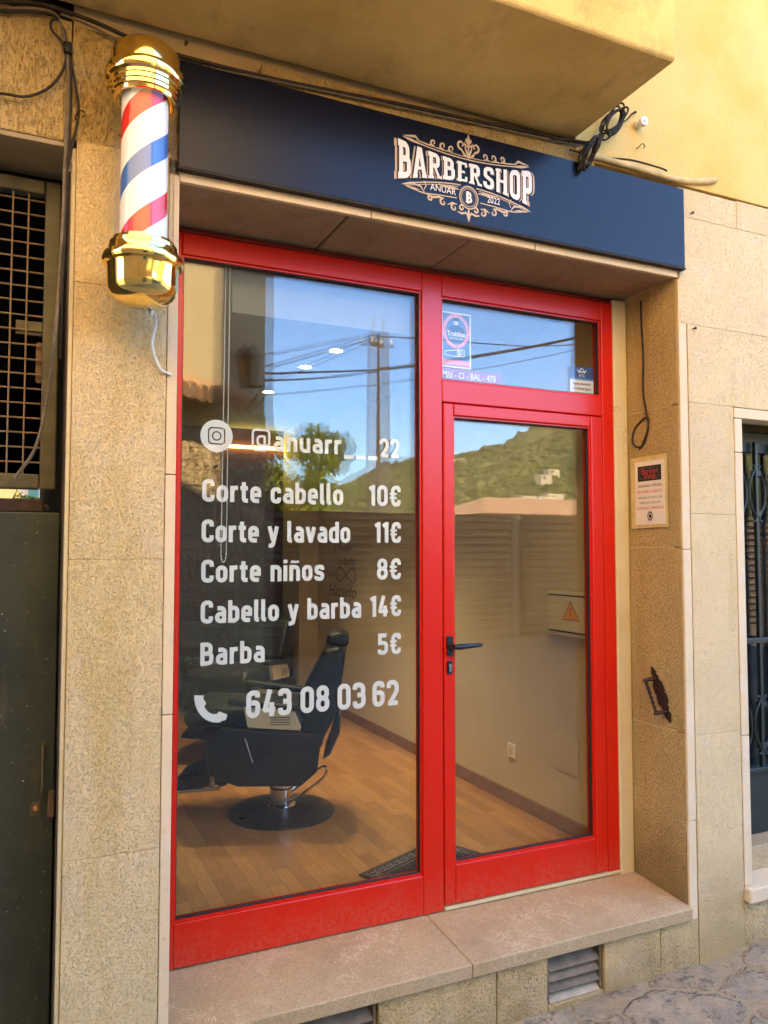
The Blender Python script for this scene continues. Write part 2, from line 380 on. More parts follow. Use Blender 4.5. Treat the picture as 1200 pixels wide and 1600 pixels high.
def islandmat(name, cols, rough=.7):
    m, nt, b = newmat(name); cr = nt.nodes.new('ShaderNodeValToRGB'); nt.links.new(nd(nt, 'ShaderNodeNewGeometry').outputs['Random Per Island'], cr.inputs[0])
    e = cr.color_ramp.elements; e[0].position = 0; e[0].color = rgb(cols[0]); e[1].position = 1; e[1].color = rgb(cols[-1])
    for k, c in enumerate(cols[1:-1]): q = e.new((k + 1) / (len(cols) - 1)); q.color = rgb(c)
    nt.links.new(cr.outputs[0], b.inputs['Base Color']); b.inputs['Roughness'].default_value = rough; b.inputs['Specular IOR Level'].default_value = .2; return m
M['leafdark'] = islandmat('leaf_green_dark', [(.04, .065, .012), (.11, .16, .025), (.22, .29, .045)])
M['leafbright'] = islandmat('leaf_green_bright', [(.05, .09, .012), (.12, .19, .022), (.22, .30, .04)])
M['bark'] = simple('bark', (.10, .07, .045), .9, 0, .2, .3, 15, .6, 30, .02)
M['shutter'] = simple('teal_shutter', (.05, .22, .26), .6)
M['fencemetal'] = simple('brown_corrugated_steel', (.15, .115, .09), .5, .0, .3, .12, 1.5)
M['concrete'] = simple('weathered_concrete', (.09, .085, .085), .85, 0, .2, .15, 6, .3, 30)
M['housewall'] = plaster('opposite_plaster', (.62, .50, .30), (.52, .40, .22), False, .3)
M['rubble'] = stone('rubble_stone_mat', (.60, .46, .27), (.40, .28, .14), 9, 1.0, .06, .8, (1, 1, 1.4))
M['tile'] = simple('clay_roof_tile', (.46, .27, .16), .85, 0, .2, .3, 5)
M['asphalt'] = simple('street_surface', (.20, .17, .13), .9, 0, .2, .2, 2, .5, 60, .006)
M['dirt'] = simple('dry_earth', (.28, .21, .13), .95, 0, .1, .25, .4, .5, 5, .05)
M['hwhite'] = simple('white_house_wall', (.40, .34, .25), .85, 0, .2, .08)
M['hyellow'] = simple('yellow_house_wall', (.80, .58, .22), .85, 0, .2, .05)
M['horange'] = simple('orange_house_band', (.72, .34, .08), .85, 0, .2, .05)
M['hblue'] = simple('pale_blue_house_wall', (.50, .55, .62), .85, 0, .2, .05)
M['window'] = simple('dark_window', (.03, .035, .04), .15, 0, .5, .1)
def hillmat():
    m, nt, b = newmat('hill_scrub_mat'); v = coords(nt)
    col = mixc(nt, ramp(nt, noise(nt, v, .045, 6, .65), .35, .65), (.050, .072, .022), (.115, .125, .040))
    col = mixc(nt, ramp(nt, noise(nt, v, .16, 5, .7), .52, .66, 0, .8), col, (.24, .19, .11))
    nt.links.new(col, b.inputs['Base Color']); b.inputs['Roughness'].default_value = .95; b.inputs['Specular IOR Level'].default_value = .1
    bump(nt, b, noise(nt, v, .5, 5, .7), .8, 1.0); return m
M['hill'] = hillmat()
M['scrub'] = islandmat('scrub_foliage', [(.018, .030, .010), (.05, .07, .018), (.09, .11, .03), (.05, .065, .02), (.17, .16, .07)], .95)
def floormat():
    m, nt, b = newmat('laminate_floor_mat'); v = coords(nt, (1, 1, 1), (0, 0, R(90)))
    br = nd(nt, 'ShaderNodeTexBrick', {'Vector': v, 'Color1': rgb((.60, .30, .10)), 'Color2': rgb((.38, .17, .05)), 'Mortar': rgb((.13, .06, .025)), 'Scale': 1.0,
            'Mortar Size': .0010, 'Mortar Smooth': .3, 'Bias': -.1, 'Brick Width': .42, 'Row Height': .066}, offset=.37, offset_frequency=2)
    g = noise(nt, coords(nt, (26, 2.2, 1)), 4, 5, .65)
    col = mixc(nt, ramp(nt, g, .35, .7, 0, .45), br.outputs[0], (.20, .085, .03))
    nt.links.new(col, b.inputs['Base Color']); b.inputs['Roughness'].default_value = .33; b.inputs['Specular IOR Level'].default_value = .4; return m
M['floor'] = floormat()
def emis(name, c, s):
    m, nt, b = newmat(name); b.inputs['Base Color'].default_value = rgb((.8, .8, .8)); b.inputs['Emission Color'].default_value = rgb(c); b.inputs['Emission Strength'].default_value = s; return m
M['lamp'] = emis('downlight_glow', (1, .93, .8), 3.0)
M['led'] = emis('led_strip_glow', (1, .86, .22), 1.6)
def pole_stripes():
    """red, white and blue bands wound once round the drum per .30 m of height"""
    m, nt, b = newmat('barber_stripe_print')
    t = nd(nt, 'ShaderNodeTexCoord'); s = nd(nt, 'ShaderNodeSeparateXYZ', {0: t.outputs['Object']})
    a = nd(nt, 'ShaderNodeMath', {0: s.outputs[1], 1: s.outputs[0]}, operation='ARCTAN2')
    a2 = nd(nt, 'ShaderNodeMath', {0: a.outputs[0], 1: -1 / (2 * math.pi)}, operation='MULTIPLY')
    z = nd(nt, 'ShaderNodeMath', {0: s.outputs[2], 1: 1 / .35, 2: a2.outputs[0]}, operation='MULTIPLY_ADD')
    o = nd(nt, 'ShaderNodeMath', {0: z.outputs[0], 1: POLE_PHASE}, operation='ADD')
    fr = nd(nt, 'ShaderNodeMath', {0: o.outputs[0]}, operation='FRACT')
    cr = nt.nodes.new('ShaderNodeValToRGB'); cr.color_ramp.interpolation = 'CONSTANT'; nt.links.new(fr.outputs[0], cr.inputs[0])
    el = cr.color_ramp.elements; el[0].position = 0; el[0].color = (.72, .02, .02, 1); el[1].position = .2; el[1].color = (.86, .85, .83, 1)
    for p, c in ((.5, (.03, .14, .45, 1)), (.7, (.86, .85, .83, 1))): e = el.new(p); e.color = c
    nt.links.new(cr.outputs[0], b.inputs['Base Color']); b.inputs['Roughness'].default_value = .35; return m
POLE_PHASE = .225
M['stripes'] = pole_stripes()

# ------------------------------------------------------------------ lettering
HW = .19
def _rect(x0, y0, x1, y1): return [(x0, y0), (x1, y0), (x1, y1), (x0, y1)]
GL = {
 'C': (.50, [([(.415, .70), (.415, .915), (.085, .915), (.085, .085), (.415, .085), (.415, .30)], 0)]),
 'c': (.45, [([(.365, .47), (.365, .655), (.085, .655), (.085, .085), (.365, .085), (.365, .27)], 0)]),
 'o': (.47, [(_rect(.085, .085, .385, .655), 1)]),
 'r': (.33, [([(.085, 0), (.085, .74)], 0), ([(.085, .45), (.13, .655), (.32, .655)], 0)]),
 't': (.34, [([(.15, .93), (.15, .085), (.33, .085)], 0), ([(.0, .655), (.32, .655)], 0)]),
 'e': (.46, [([(.178, .36), (.375, .36, 0), (.375, .655), (.085, .655), (.085, .085), (.375, .085)], 0)]),
 'a': (.46, [([(.10, .655), (.375, .655), (.375, 0)], 0), ([(.375, .40), (.085, .40), (.085, .085), (.375, .085)], 0)]),
 'b': (.47, [([(.085, 0), (.085, 1)], 0), ([(.085, .655), (.385, .655), (.385, .085), (.085, .085)], 0)]),
 'd': (.47, [([(.385, 0), (.385, 1)], 0), ([(.385, .655), (.085, .655), (.085, .085), (.385, .085)], 0)]),
 'l': (.22, [([(.085, 1), (.085, .085), (.21, .085)], 0)]),
 'y': (.46, [([(.06, .74), (.22, .10)], 0), ([(.40, .74), (.215, -.155), (.03, -.155)], 0)]),
 'v': (.46, [([(.07, .74), (.23, .0)], 0), ([(.39, .74), (.23, .0)], 0)]),
 'n': (.47, [([(.085, 0), (.085, .74)], 0), ([(.085, .655), (.385, .655), (.385, 0)], 0)]),
 'u': (.47, [([(.385, 0), (.385, .74)], 0), ([(.085, .74), (.085, .085), (.385, .085)], 0)]),
 'i': (.17, [([(.085, 0), (.085, .74)], 0), ([(.085, .83), (.085, 1.0)], 0)]),
 's': (.44, [([(.355, .52), (.355, .655), (.085, .655), (.085, .385), (.355, .345), (.355, .085), (.085, .085), (.085, .22)], 0)]),
 'B': (.52, [([(.085, 0), (.085, 1)], 0), ([(.085, .915), (.40, .915), (.40, .515), (.085, .515)], 0), ([(.20, .515), (.435, .515), (.435, .085), (.085, .085)], 0)]),
 '0': (.50, [(_rect(.085, .085, .415, .915), 1)]),
 '1': (.30, [([(.03, .80), (.20, .91)], 0), ([(.21, 1), (.21, 0)], 0)]),
 '2': (.50, [([(.085, .70), (.085, .915), (.415, .915), (.415, .56), (.12, .06)], 0), ([(.06, .085), (.47, .085)], 0)]),
 '3': (.50, [([(.085, .74), (.085, .915), (.405, .915), (.405, .515), (.18, .515)], 0), ([(.30, .515), (.415, .50), (.415, .085), (.085, .085), (.085, .28)], 0)]),
 '4': (.50, [([(.27, 1), (.085, .20)], 0), ([(.05, .25), (.48, .25)], 0), ([(.34, .52), (.34, 0)], 0)]),
 '5': (.50, [([(.42, .915), (.11, .915, 0), (.11, .55, 0), (.415, .57), (.415, .085), (.085, .085), (.085, .25)], 0)]),
 '6': (.50, [([(.405, .74), (.405, .915), (.085, .915), (.085, .085), (.415, .085), (.415, .545), (.182, .545)], 0)]),
 '8': (.50, [(_rect(.10, .515, .40, .915), 1), (_rect(.085, .085, .415, .515), 1)]),
 '_': (.52, [([(.02, -.06), (.50, -.06)], 0)]),
 '@': (.86, [([(.62, .0), (.09, .0), (.09, 1.02), (.77, 1.02), (.77, .24), (.58, .24, .05), (.58, .72)], 0), ([(.58, .70), (.29, .70), (.29, .24), (.58, .24)], 0)]),
 '€': (.53, [([(.45, .70), (.45, .915), (.155, .915), (.155, .085), (.45, .085), (.45, .30)], 0), ([(0, .60), (.34, .60)], 0), ([(0, .41), (.34, .41)], 0)]),
}
GL['ñ'] = (.47, GL['n'][1] + [([(.06, .86), (.17, .94), (.29, .86), (.41, .93)], 0)])
def lettering(text, x0, x1, zb, cap, yf, name, mat, parent, w=HW):
    gap = .085; W = 0
    for ch in text: W += (.24 if ch == ' ' else GL[ch][0]) + gap
    W -= gap; sx = (x1 - x0) / W
    mb = MB(); u = 0; k = 0
    for ch in text:
        if ch == ' ': u += .24 + gap; continue
        wd, strokes = GL[ch]
        for pts, cl in strokes:
            ww = w
            if ch == '@': ww = .115
            if ch == '€' and len(pts) == 2: ww = .10
            if ch == 'ñ' and pts[0][1] == .86: ww = .10
            if ch == 'y' or ch == 'v': ww = w * .98
            yy = yf - k * .00012; k = (k + 1) % 9
            # widen in x to keep the stroke even after the fit
            mb.strip(rpath([(p[0] * sx, p[1] * cap) + ((p[2] * cap,) if len(p) > 2 else ()) for p in pts], .175 * cap, bool(cl)), ww * cap, bool(cl),
                     lambda a, b, u=u, yy=yy: (x0 + u * sx + a, yy, zb + b))
        u += wd + gap
    return mb.build(name, mat, parent)
def textmesh(txt, size, fn, name, mat, parent=None, align='LEFT', squeeze=1.0, shear=0, spacing=1.0, bold=0):
    """built-in typeface turned into a flat mesh; fn(u, v) puts it in space"""
    cu = bpy.data.curves.new('tmp', 'FONT'); cu.body = txt; cu.size = size; cu.align_x = align; cu.shear = shear; cu.space_character = spacing; cu.offset = bold
    cu.resolution_u = 3
    o = bpy.data.objects.new('tmp', cu); COL.objects.link(o); bpy.context.view_layer.update()
    me = o.evaluated_get(bpy.context.evaluated_depsgraph_get()).to_mesh()
    mb = MB(); mb.add([fn(v.co.x * squeeze, v.co.y) for v in me.vertices], [tuple(p.vertices) for p in me.polygons])
    o.to_mesh_clear(); bpy.data.objects.remove(o); bpy.data.curves.remove(cu)
    return mb.build(name, mat, parent)

# ------------------------------------------------------------------ the setting: ground and street
F = -0.32                                   # face of the facade; y = 0 is the face of the red frame
def gz(x): return -.303 + .030 * (max(-8, min(8, x)) - 1.36)
g = MB(); xs = [-1500, -300, -60, -20, -8, -4, 0, 4, 8, 20, 60, 300, 1500]; ys = [60, 20, 8, 4, 0, -4, -9, -20, -60, -200, -700, -1500]
def gzz(x, y): return gz(x) - .03 + (0 if y > -80 else .07 * min(1, (-y - 80) / 60) * 110)
g.add([(x, y, gzz(x, y)) for y in ys for x in xs], [(j * 13 + i, j * 13 + i + 1, (j + 1) * 13 + i + 1, (j + 1) * 13 + i) for j in range(11) for i in range(12)])
tag(g.build('ground', M['dirt']), kind='structure')
s = MB(); n = 60
s.add([(x, y, gz(x) - .012) for y in (-1.9, -8.9) for x in np.linspace(-14, 16, n)], [(i, i + 1, n + i + 1, n + i) for i in range(n - 1)])
tag(s.build('street', M['asphalt']), kind='structure')
s = MB(); nx, ny = 150, 40
px_ = np.linspace(-3, 4.6, nx); py_ = np.linspace(F + .05, -1.9, ny)
s.add([(x, y, gz(x) + .006 * math.sin(x * 7.3 + y * 4) * math.cos(y * 9 - x * 3) + .004 * math.sin(x * 17 + 1.7 * y)) for y in py_ for x in px_],
      [(j * nx + i, j * nx + i + 1, (j + 1) * nx + i + 1, (j + 1) * nx + i) for j in range(ny - 1) for i in range(nx - 1)])
tag(s.build('pavement', M['flag'], smooth=True), kind='structure')

# ------------------------------------------------------------------ the shop building
shop = thing('shop_building', 'cream limestone shop building with yellow upper plaster and projecting balcony around the red shopfront', 'building', (1, F, gz(1)))
HB = 9.0
def blocks(rows, y0=F, y1=F + .06, gapw=.0009, jit=.0009):
    """rows of ashlar (x0, x1, z0, z1) with open joints, each block a hair in or out"""
    mb = MB()
    for (a, b, c, d) in rows:
        j = random.uniform(-jit, jit); mb.box(a + gapw / 2, b - gapw / 2, y0 + j, y1, c + gapw / 2, d - gapw / 2)
    return mb
# mass behind the face stones (also what keeps sun and sky out of the shop)
mb = MB()
mb.box(-.372, -.066, F + .05, .02, -.6, 2.9)                     # left pier
mb.box(2.04, 2.40, F + .05, .10, -.6, 2.9); mb.box(2.40, 3.4, .06, .12, -.6, 2.9); mb.box(3.4, 6.0, F + .05, .12, -.6, 2.9)
mb.box(-.385, 6.0, F + .05, 6.0, 2.9, HB)                        # everything above
mb.box(-.066, 2.04, F + .05, .10, 2.61, 2.9)
mb.box(2.40, 3.4, F + .05, .06, 2.06, 2.9)
mb.build('masonry', M['mortar'], shop)
blocks([(-.372, -.099, -.60, .524), (-.372, -.099, .524, 1.397), (-.372, -.099, 1.397, 2.229), (-.372, -.099, 2.229, 2.663)]).build('stone_pillar', M['pillar'], shop, bevel=.0014)
blocks([(-.390, .2, 2.663, 3.02), (.2, 1.0, 2.70, 3.06), (1.0, 1.6, 2.70, 3.07)], F + .002).build('rough_stone_band', M['roughwall'], shop, bevel=.004)
mb = MB(); mb.box(-.384, -.3725, F + .006, F + .05, -.6, 2.64); mb.build('pillar_edge_strip', M['creamtrim'], shop, bevel=.003)
mb = MB(); mb.box(-.384, -.3725, F + .051, .0, -.6, 2.64); mb.build('gateway_jamb', M['brownjamb'], shop, bevel=.003)  # jamb face coloured browner and darker than the pillar front
blocks([(-.0985, -.064, -.60, .92), (-.0985, -.064, .92, 1.66), (-.0985, -.064, 1.66, 2.62)], F + .001, .0, .003).build('smooth_border', M['smooth'], shop, bevel=.003)
# lintel over the recess: cream face strip and rough underside in three stones
blocks([(-.066, .60, 2.596, 2.72), (.60, 1.30, 2.597, 2.72), (1.30, 2.042, 2.596, 2.72)], F, F + .02, .003).build('lintel', M['smooth'], shop, bevel=.003)
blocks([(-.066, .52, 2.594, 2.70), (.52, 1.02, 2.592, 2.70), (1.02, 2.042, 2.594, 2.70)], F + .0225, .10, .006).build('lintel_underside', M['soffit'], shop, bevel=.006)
# right-hand jamb of the recess and its border
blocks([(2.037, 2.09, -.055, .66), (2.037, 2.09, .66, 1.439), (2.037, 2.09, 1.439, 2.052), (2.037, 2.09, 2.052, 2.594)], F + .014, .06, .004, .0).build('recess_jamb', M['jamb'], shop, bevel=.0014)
blocks([(2.042, 2.088, -.30, .30), (2.042, 2.088, .30, 1.43), (2.042, 2.088, 1.43, 2.594)], F + .001, F + .0135, .002, .0008).build('white_border', M['smooth'], shop, bevel=.003)
mb = MB(); mb.box(1.957, 2.0365, -.006, .08, -.03, 2.585); mb.build('cream_plaster_strip', M['creamtrim'], shop, bevel=.008)
# wall right of the recess
rows = [(2.09, 2.353, -.60, .648), (2.09, 2.353, .648, 1.583), (2.09, 2.353, 1.583, 2.062),
        (2.09, 2.345, 2.062, 2.402), (2.345, 3.3, 2.062, 2.402), (3.3, 4.4, 2.062, 2.402),
        (2.05, 2.56, 2.402, 2.874), (2.56, 3.6, 2.402, 2.874), (3.6, 4.6, 2.402, 2.874), (2.05, 2.40, 2.874, 3.0), (2.40, 3.6, 2.874, 3.004), (3.6, 4.6, 2.874, 3.01)]
rows += [(3.45, 4.4, z0, z1) for z0, z1 in ((-.6, .65), (.65, 1.58), (1.58, 2.06))]
blocks(rows).build('ashlar_wall', M['ashlar'], shop, bevel=.0014)
blocks([(2.356, 2.405, -.02, .62), (2.356, 2.405, .62, 1.86), (2.356, 3.45, 2.012, 2.060), (2.356, 2.405, 1.86, 2.0115), (3.40, 3.447, -.02, 2.0115)], F - .002, F + .10, .003, .0006).build('door_surround', M['smooth'], shop, bevel=.003)
mb = MB(); mb.box(2.356, 3.447, F - .03, F + .32, -.085, -.022); mb.build('neighbour_step', M['smooth'], shop, bevel=.008)
mb = MB(); mb.box(2.358, 3.44, F + .004, F + .3, -.6, -.086); mb.build('neighbour_step_base', M['base'], shop, bevel=.004)
mb = MB(); mb.box(2.4055, 3.40, F + .11, .05, -.0215, .085); mb.build('neighbour_threshold', M['sill'], shop, bevel=.004)
mb = MB(); mb.box(1.50, 6.0, F - .004, F + .045, 3.010, HB - .3); mb.box(-.385, 1.50, F - .004, F + .045, 3.36, HB - .3); mb.build('yellow_plaster_wall', M['yellow'], shop, bevel=.004)
# balcony: slab with a rounded lower edge, face band and parapet
prof = [(F + .02, 3.092), (-.845, 3.099), (-.856, 3.104), (-.859, 3.114), (-.860, 4.05), (F + .02, 4.05)]
mb = MB(); mb.prism([(y, z) for y, z in prof], (-3.2, 0, 0), (0, 1, 0), (0, 0, 1), 3.2 + 1.505); mb.build('balcony', M['balcony'], shop, smooth=True, bevel=.009, seg=3)
# sill slab in two lengths, base wall, vents' pockets
mb = MB()
for (a, b) in ((-.062, .9844), (.9856, 2.036)):
    zf0, zf1 = -.040, -.040
    v = [(a, .06, -.010), (b, .06, -.010), (b, F - .024, zf0), (a, F - .024, zf0), (a, .06, -.09), (b, .06, -.09), (b, F - .020, -.092), (a, F - .020, -.092)]
    mb.add(v, [(0, 1, 2, 3), (7, 6, 5, 4), (3, 2, 6, 7), (0, 4, 5, 1), (1, 5, 6, 2), (0, 3, 7, 4)])
mb.build('door_sill', M['sill'], shop, bevel=.005, seg=3)
mb = MB(); mb.box(1.064, 1.957, -.004, .05, -.0095, .004); mb.build('yellow_threshold_strip', M['creamtrim'], shop, bevel=.002)
blocks([(-.0985, .02, -.6, -.094), (.02, .36, -.6, -.275), (.36, .63, -.6, -.275), (.63, 1.10, -.6, -.094), (1.10, 1.326, -.6, -.094), (1.326, 1.592, -.6, -.276), (1.592, 1.88, -.6, -.094), (1.88, 2.088, -.6, -.094), (.02, .36, -.11, -.104)][:8], F, F + .08, .003).build('base_wall', M['base'], shop, bevel=.005)
for a, b in ((.02, .63), (1.326, 1.592)): MB().box(a, b, F + .075, F + .09, -.28, -.094).build('vent_recess', M['dark'], shop)
mb = MB(); mb.box(-.0985, 2.088, F + .095, .02, -.6, -.106); mb.build('foundation', M['base'], shop)
# interior shell
IX0, IX1, IY0, IY1, IZ0, IZ1 = -.30, 1.989, .075, 4.55, .03, 2.60
mb = MB(); mb.box(IX0, IX1, IY0, IY1, -.1, IZ0); mb.build('shop_floor', M['floor'], shop)
mb = MB(); mb.box(IX1, IX1 + .05, .10, IY1, -.1, 2.9); mb.build('interior_wall', M['intwall'], shop)
mb = MB(); mb.box(IX0 - .05, IX0, .02, IY1, -.1, 2.9); mb.build('interior_wall', M['intwall'], shop)
mb = MB(); mb.box(IX0, -.066, .021, .07, -.1, 2.9); mb.build('interior_wall', M['intwall'], shop)
mb = MB(); mb.box(IX0, IX1, IY1, IY1 + .05, -.1, 2.9); mb.build('interior_back_wall', M['burgundy'], shop)
mb = MB(); mb.box(1.803, IX1 - .001, 4.045, IY1 - .001, IZ0, IZ1 - .001); mb.build('interior_column', M['intwall'], shop, bevel=.004)
mb = MB(); mb.box(IX0, IX1, IY0 + .03, IY1, IZ1, IZ1 + .1); mb.build('ceiling', M['ceil'], shop)
mb = MB(); mb.box(IX1 - .013, IX1 - .0005, .102, 4.044, IZ0 + .0005, IZ0 + .076); mb.box(1.803, IX1 - .014, 4.030, 4.0445, IZ0 + .0005, IZ0 + .076); mb.build('skirting_board', M['skirt'], shop, bevel=.003)
# roof and sides of the upper storeys are the masonry itself

# ------------------------------------------------------------------ vents under the sill
def vent(x0, x1, label):
    v = thing('louvre_vent', label, 'vent', (x0, F, -.27), 'louvred vents under the door sill')
    for a in (x0 + .002, x1 - .012): MB().box(a, a + .010, F + .012, F + .07, -.272, -.097).build('side_plate', M['vent'], v, bevel=.002)
    for k in range(4):
        z = -.142 - k * .0385
        mb = MB(); mb.prism([(F + .016, z - .026), (F + .010, z - .018), (F + .052, z + .021), (F + .058, z + .014)], (x0 + .013, 0, 0), (0, 1, 0), (0, 0, 1), x1 - x0 - .026); mb.build('slat', M['ventpale' if k == 3 else 'vent'], v, bevel=.002)
vent(1.328, 1.590, 'rusty four slat louvre vent nearer the right jamb below the door sill')
vent(.362, .628, 'dark louvre vent cut off by the bottom of the photo below the sill')

# ------------------------------------------------------------------ red shopfront
sf = thing('shopfront', 'bright red aluminium shopfront with tall window, transom light and glazed door', 'shopfront', (1, 0, 0))
def bar(mb, x0, x1, z0, z1, y0=0.0, y1=.066): return mb.box(x0, x1, y0, y1, z0, z1)
mb = MB()
bar(mb, -.065, .002, -.009, 2.566); bar(mb, .0022, .968, -.009, .143); bar(mb, .968, 1.0600, -.0095, 2.5665); bar(mb, .0022, .9678, 2.486, 2.566)
bar(mb, 1.0602, 1.892, 2.478, 2.566); bar(mb, 1.0602, 1.892, 2.0365, 2.127); bar(mb, 1.892, 1.9565, .000, 2.5662)
mb.build('frame', M['red'], sf, bevel=.004)
mb = MB(); mb.box(-.065, 2.036, .020, .066, 2.567, 2.5915); mb.box(-.065, 1.99, .008, .019, 2.570, 2.581); mb.build('top_trim', M['darkred'], sf, bevel=.003)
def beads(mb, x0, x1, z0, z1, w=.007, y0=.010, y1=.030):
    mb.box(x0, x0 + w, y0, y1, z0, z1); mb.box(x1 - w, x1, y0, y1, z0, z1); mb.box(x0 + w, x1 - w, y0, y1, z0, z0 + w); mb.box(x0 + w, x1 - w, y0, y1, z1 - w, z1)
mb = MB(); beads(mb, .0022, .9678, .1432, 2.4858); beads(mb, 1.0602, 1.8918, 2.1272, 2.4778); mb.build('glazing_bead', M['red'], sf)
mb = MB(); beads(mb, .0092, .9608, .1502, 2.4788, .0032, .016, .0305); beads(mb, 1.0672, 1.8848, 2.1342, 2.4708, .0032, .016, .0305); mb.build('gasket', M['rubber'], sf)
def pane(mb, x0, x1, z0, z1, y, t=.005, turn=0.0, tip=0.0):
    c = Vector(((x0 + x1) / 2, y + t / 2, (z0 + z1) / 2)); rt = Matrix.Rotation(turn, 3, 'Z') @ Matrix.Rotation(tip, 3, 'X')
    b = MB().box(x0, x1, y, y + t, z0, z1); mb.add([c + rt @ (Vector(v) - c) for v in b.v], b.f)
GY = .031
mb = MB(); pane(mb, .003, .967, .144, 2.485, GY); w_ = mb.build('window_pane', M['glass'], sf)
mb = MB(); pane(mb, .003, .967, .144, 2.485, GY + .016, turn=R(.42), tip=R(.02)); mb.build('inner_window_pane', M['glass'], sf)
mb = MB(); pane(mb, 1.061, 1.891, 2.128, 2.477, GY); mb.build('transom_pane', M['glass'], sf)
mb = MB(); pane(mb, 1.061, 1.891, 2.128, 2.477, GY + .016, turn=R(.03)); mb.build('inner_transom_pane', M['glass'], sf)
# door leaf
dm = MB(); y0, y1 = -.003, .060
dm.box(1.0640, 1.113, y0, y1, .0085, 2.0325); dm.box(1.8235, 1.8885, y0, y1, .0085, 2.0325); dm.box(1.1131, 1.8234, y0, y1, .0085, .164); dm.box(1.1131, 1.8234, y0, y1, 1.982, 2.0325)
door = dm.build('door', M['red'], sf, bevel=.006, seg=3)
mb = MB(); beads(mb, 1.1132, 1.8233, .1642, 1.9818, .006, .006, .030); mb.build('glazing_bead', M['red'], door)
mb = MB(); beads(mb, 1.1192, 1.8173, .1702, 1.9758, .0032, .014, .0305); mb.build('gasket', M['rubber'], door)
mb = MB(); pane(mb, 1.1135, 1.823, .1645, 1.9815, GY); mb.build('door_pane', M['glass'], door)
mb = MB(); pane(mb, 1.1135, 1.823, .1645, 1.9815, GY + .016, turn=R(.03)); mb.build('inner_door_pane', M['glass'], door)
hx, hz = 1.086, 1.038
mb = MB(); mb.prism(rpath([(-.013, -.040), (.013, -.040), (.013, .040), (-.013, .040)], .008, True, 4), (hx, y0 - .010, hz), (1, 0, 0), (0, 0, 1), -.0095)
mb.tube([(hx, y0 - .008, hz), (hx, y0 - .045, hz)], .0105, 12)
mb.tube([(hx, y0 - .045, hz), (hx + .02, y0 - .050, hz), (hx + .07, y0 - .050, hz + .002), (hx + .125, y0 - .047, hz + .003)], [.0105, .012, .0105, .008], 12)
mb.build('handle', M['black'], door, smooth=True)
mb = MB(); mb.prism(rpath([(-.012, -.027), (.012, -.027), (.012, .027), (-.012, .027)], .008, True, 4), (hx, y0 - .008, .952), (1, 0, 0), (0, 0, 1), -.0075); mb.build('lock', M['black'], door, bevel=.002)
mb = MB(); mb.prism([(0 + .0075 * math.cos(a), .008 + .0075 * math.sin(a)) for a in np.linspace(-.6, math.pi + .6, 14)] + [(-.0035, -.018), (.0035, -.018)], (hx, y0 - .0125, .952), (1, 0, 0), (0, 0, 1), -.004); mb.build('lock_cylinder', M['steel'], door)

# vinyl writing on the inner side of the outer pane
LY = GY + .0105
def row(txt, x0, x1, zb, cap, nm='price_lettering', lab=None):
    o = lettering(txt, x0, x1, zb, cap, LY, nm, M['vinyl'], sf)
    if lab: o['label'] = lab
row('@anuarr', .268, .632, 1.800, .075, 'account_lettering', 'white vinyl account name at the top of the window'); row('___', .642, .788, 1.797, .075, 'account_lettering'); row('22', .796, .884, 1.799, .075, 'account_lettering')
for l, lx, r, rx0, zb in (('Corte cabello', .640, '10€', .749, 1.602), ('Corte y lavado', .670, '11€', .774, 1.455), ('Corte niños', .562, '8€', .785, 1.309), ('Cabello y barba', .717, '14€', .755, 1.162), ('Barba', .329, '5€', .788, 1.012)):
    row(l, .091, lx, zb, .081, 'price_lettering', 'white vinyl line reading ' + l); row(r, rx0, .890, zb + .001, .082, 'price_lettering', 'white vinyl price ' + r)
for t, a, b in (('643', .261, .434), ('08', .469, .585), ('03', .619, .736), ('62', .766, .880)): row(t, a, b, .811, .098, 'phone_lettering')
# camera emblem: a white disc with the outline left clear
mb = MB(); c0 = (.1415, 1.8435); Nn = 64
def circ(r): return [(r * math.cos(2 * math.pi * k / Nn), r * math.sin(2 * math.pi * k / Nn)) for k in range(Nn)]
def sq(hh, p=5.0):
    out = []
    for k in range(Nn):
        a = 2 * math.pi * k / Nn; c, s_ = math.cos(a), math.sin(a); q = hh / (abs(c) ** p + abs(s_) ** p) ** (1 / p); out.append((q * c, q * s_))
    return out
def band(A, B, sc=.0595):
    b0 = len(mb.v)
    for p in A + B: mb.v.append((c0[0] + p[0] * sc, LY, c0[1] + p[1] * sc))
    for k in range(Nn): mb.f.append((b0 + k, b0 + (k + 1) % Nn, b0 + Nn + (k + 1) % Nn, b0 + Nn + k))
band(circ(1), sq(.54)); band(sq(.455), circ(.30)); band(circ(.215), circ(.01))
mb.build('camera_emblem', M['vinyl'], sf)
mb = MB(); arc = [(.150 + .075 * math.cos(a), .905 + .088 * math.sin(a)) for a in np.linspace(R(172), R(282), 22)]
mb.strip(arc, [.030 + .010 * abs(t) ** 2 for t in np.linspace(-1, 1, 22)], False, lambda u, v: (.139 + (u - .1345) * .86, LY, .858 + (v - .860) * .86))
mb.strip([(.077, .893), (.083, .907), (.098, .912)], .001, False, lambda u, v: (.139 + (u - .1345) * .86, LY - .0001, .858 + (v - .860) * .86))
mb.poly(rpath([(.073, .900), (.088, .912), (.107, .880), (.093, .868)], .005, True), lambda u, v: (.139 + (u - .1345) * .86, LY - .0002, .858 + (v - .860) * .86))
mb.poly(rpath([(.146, .822), (.158, .845), (.196, .828), (.189, .806), (.165, .803)], .005, True), lambda u, v: (.139 + (u - .1345) * .86, LY - .0003, .858 + (v - .860) * .86))
mb.build('phone_emblem', M['vinyl'], sf)

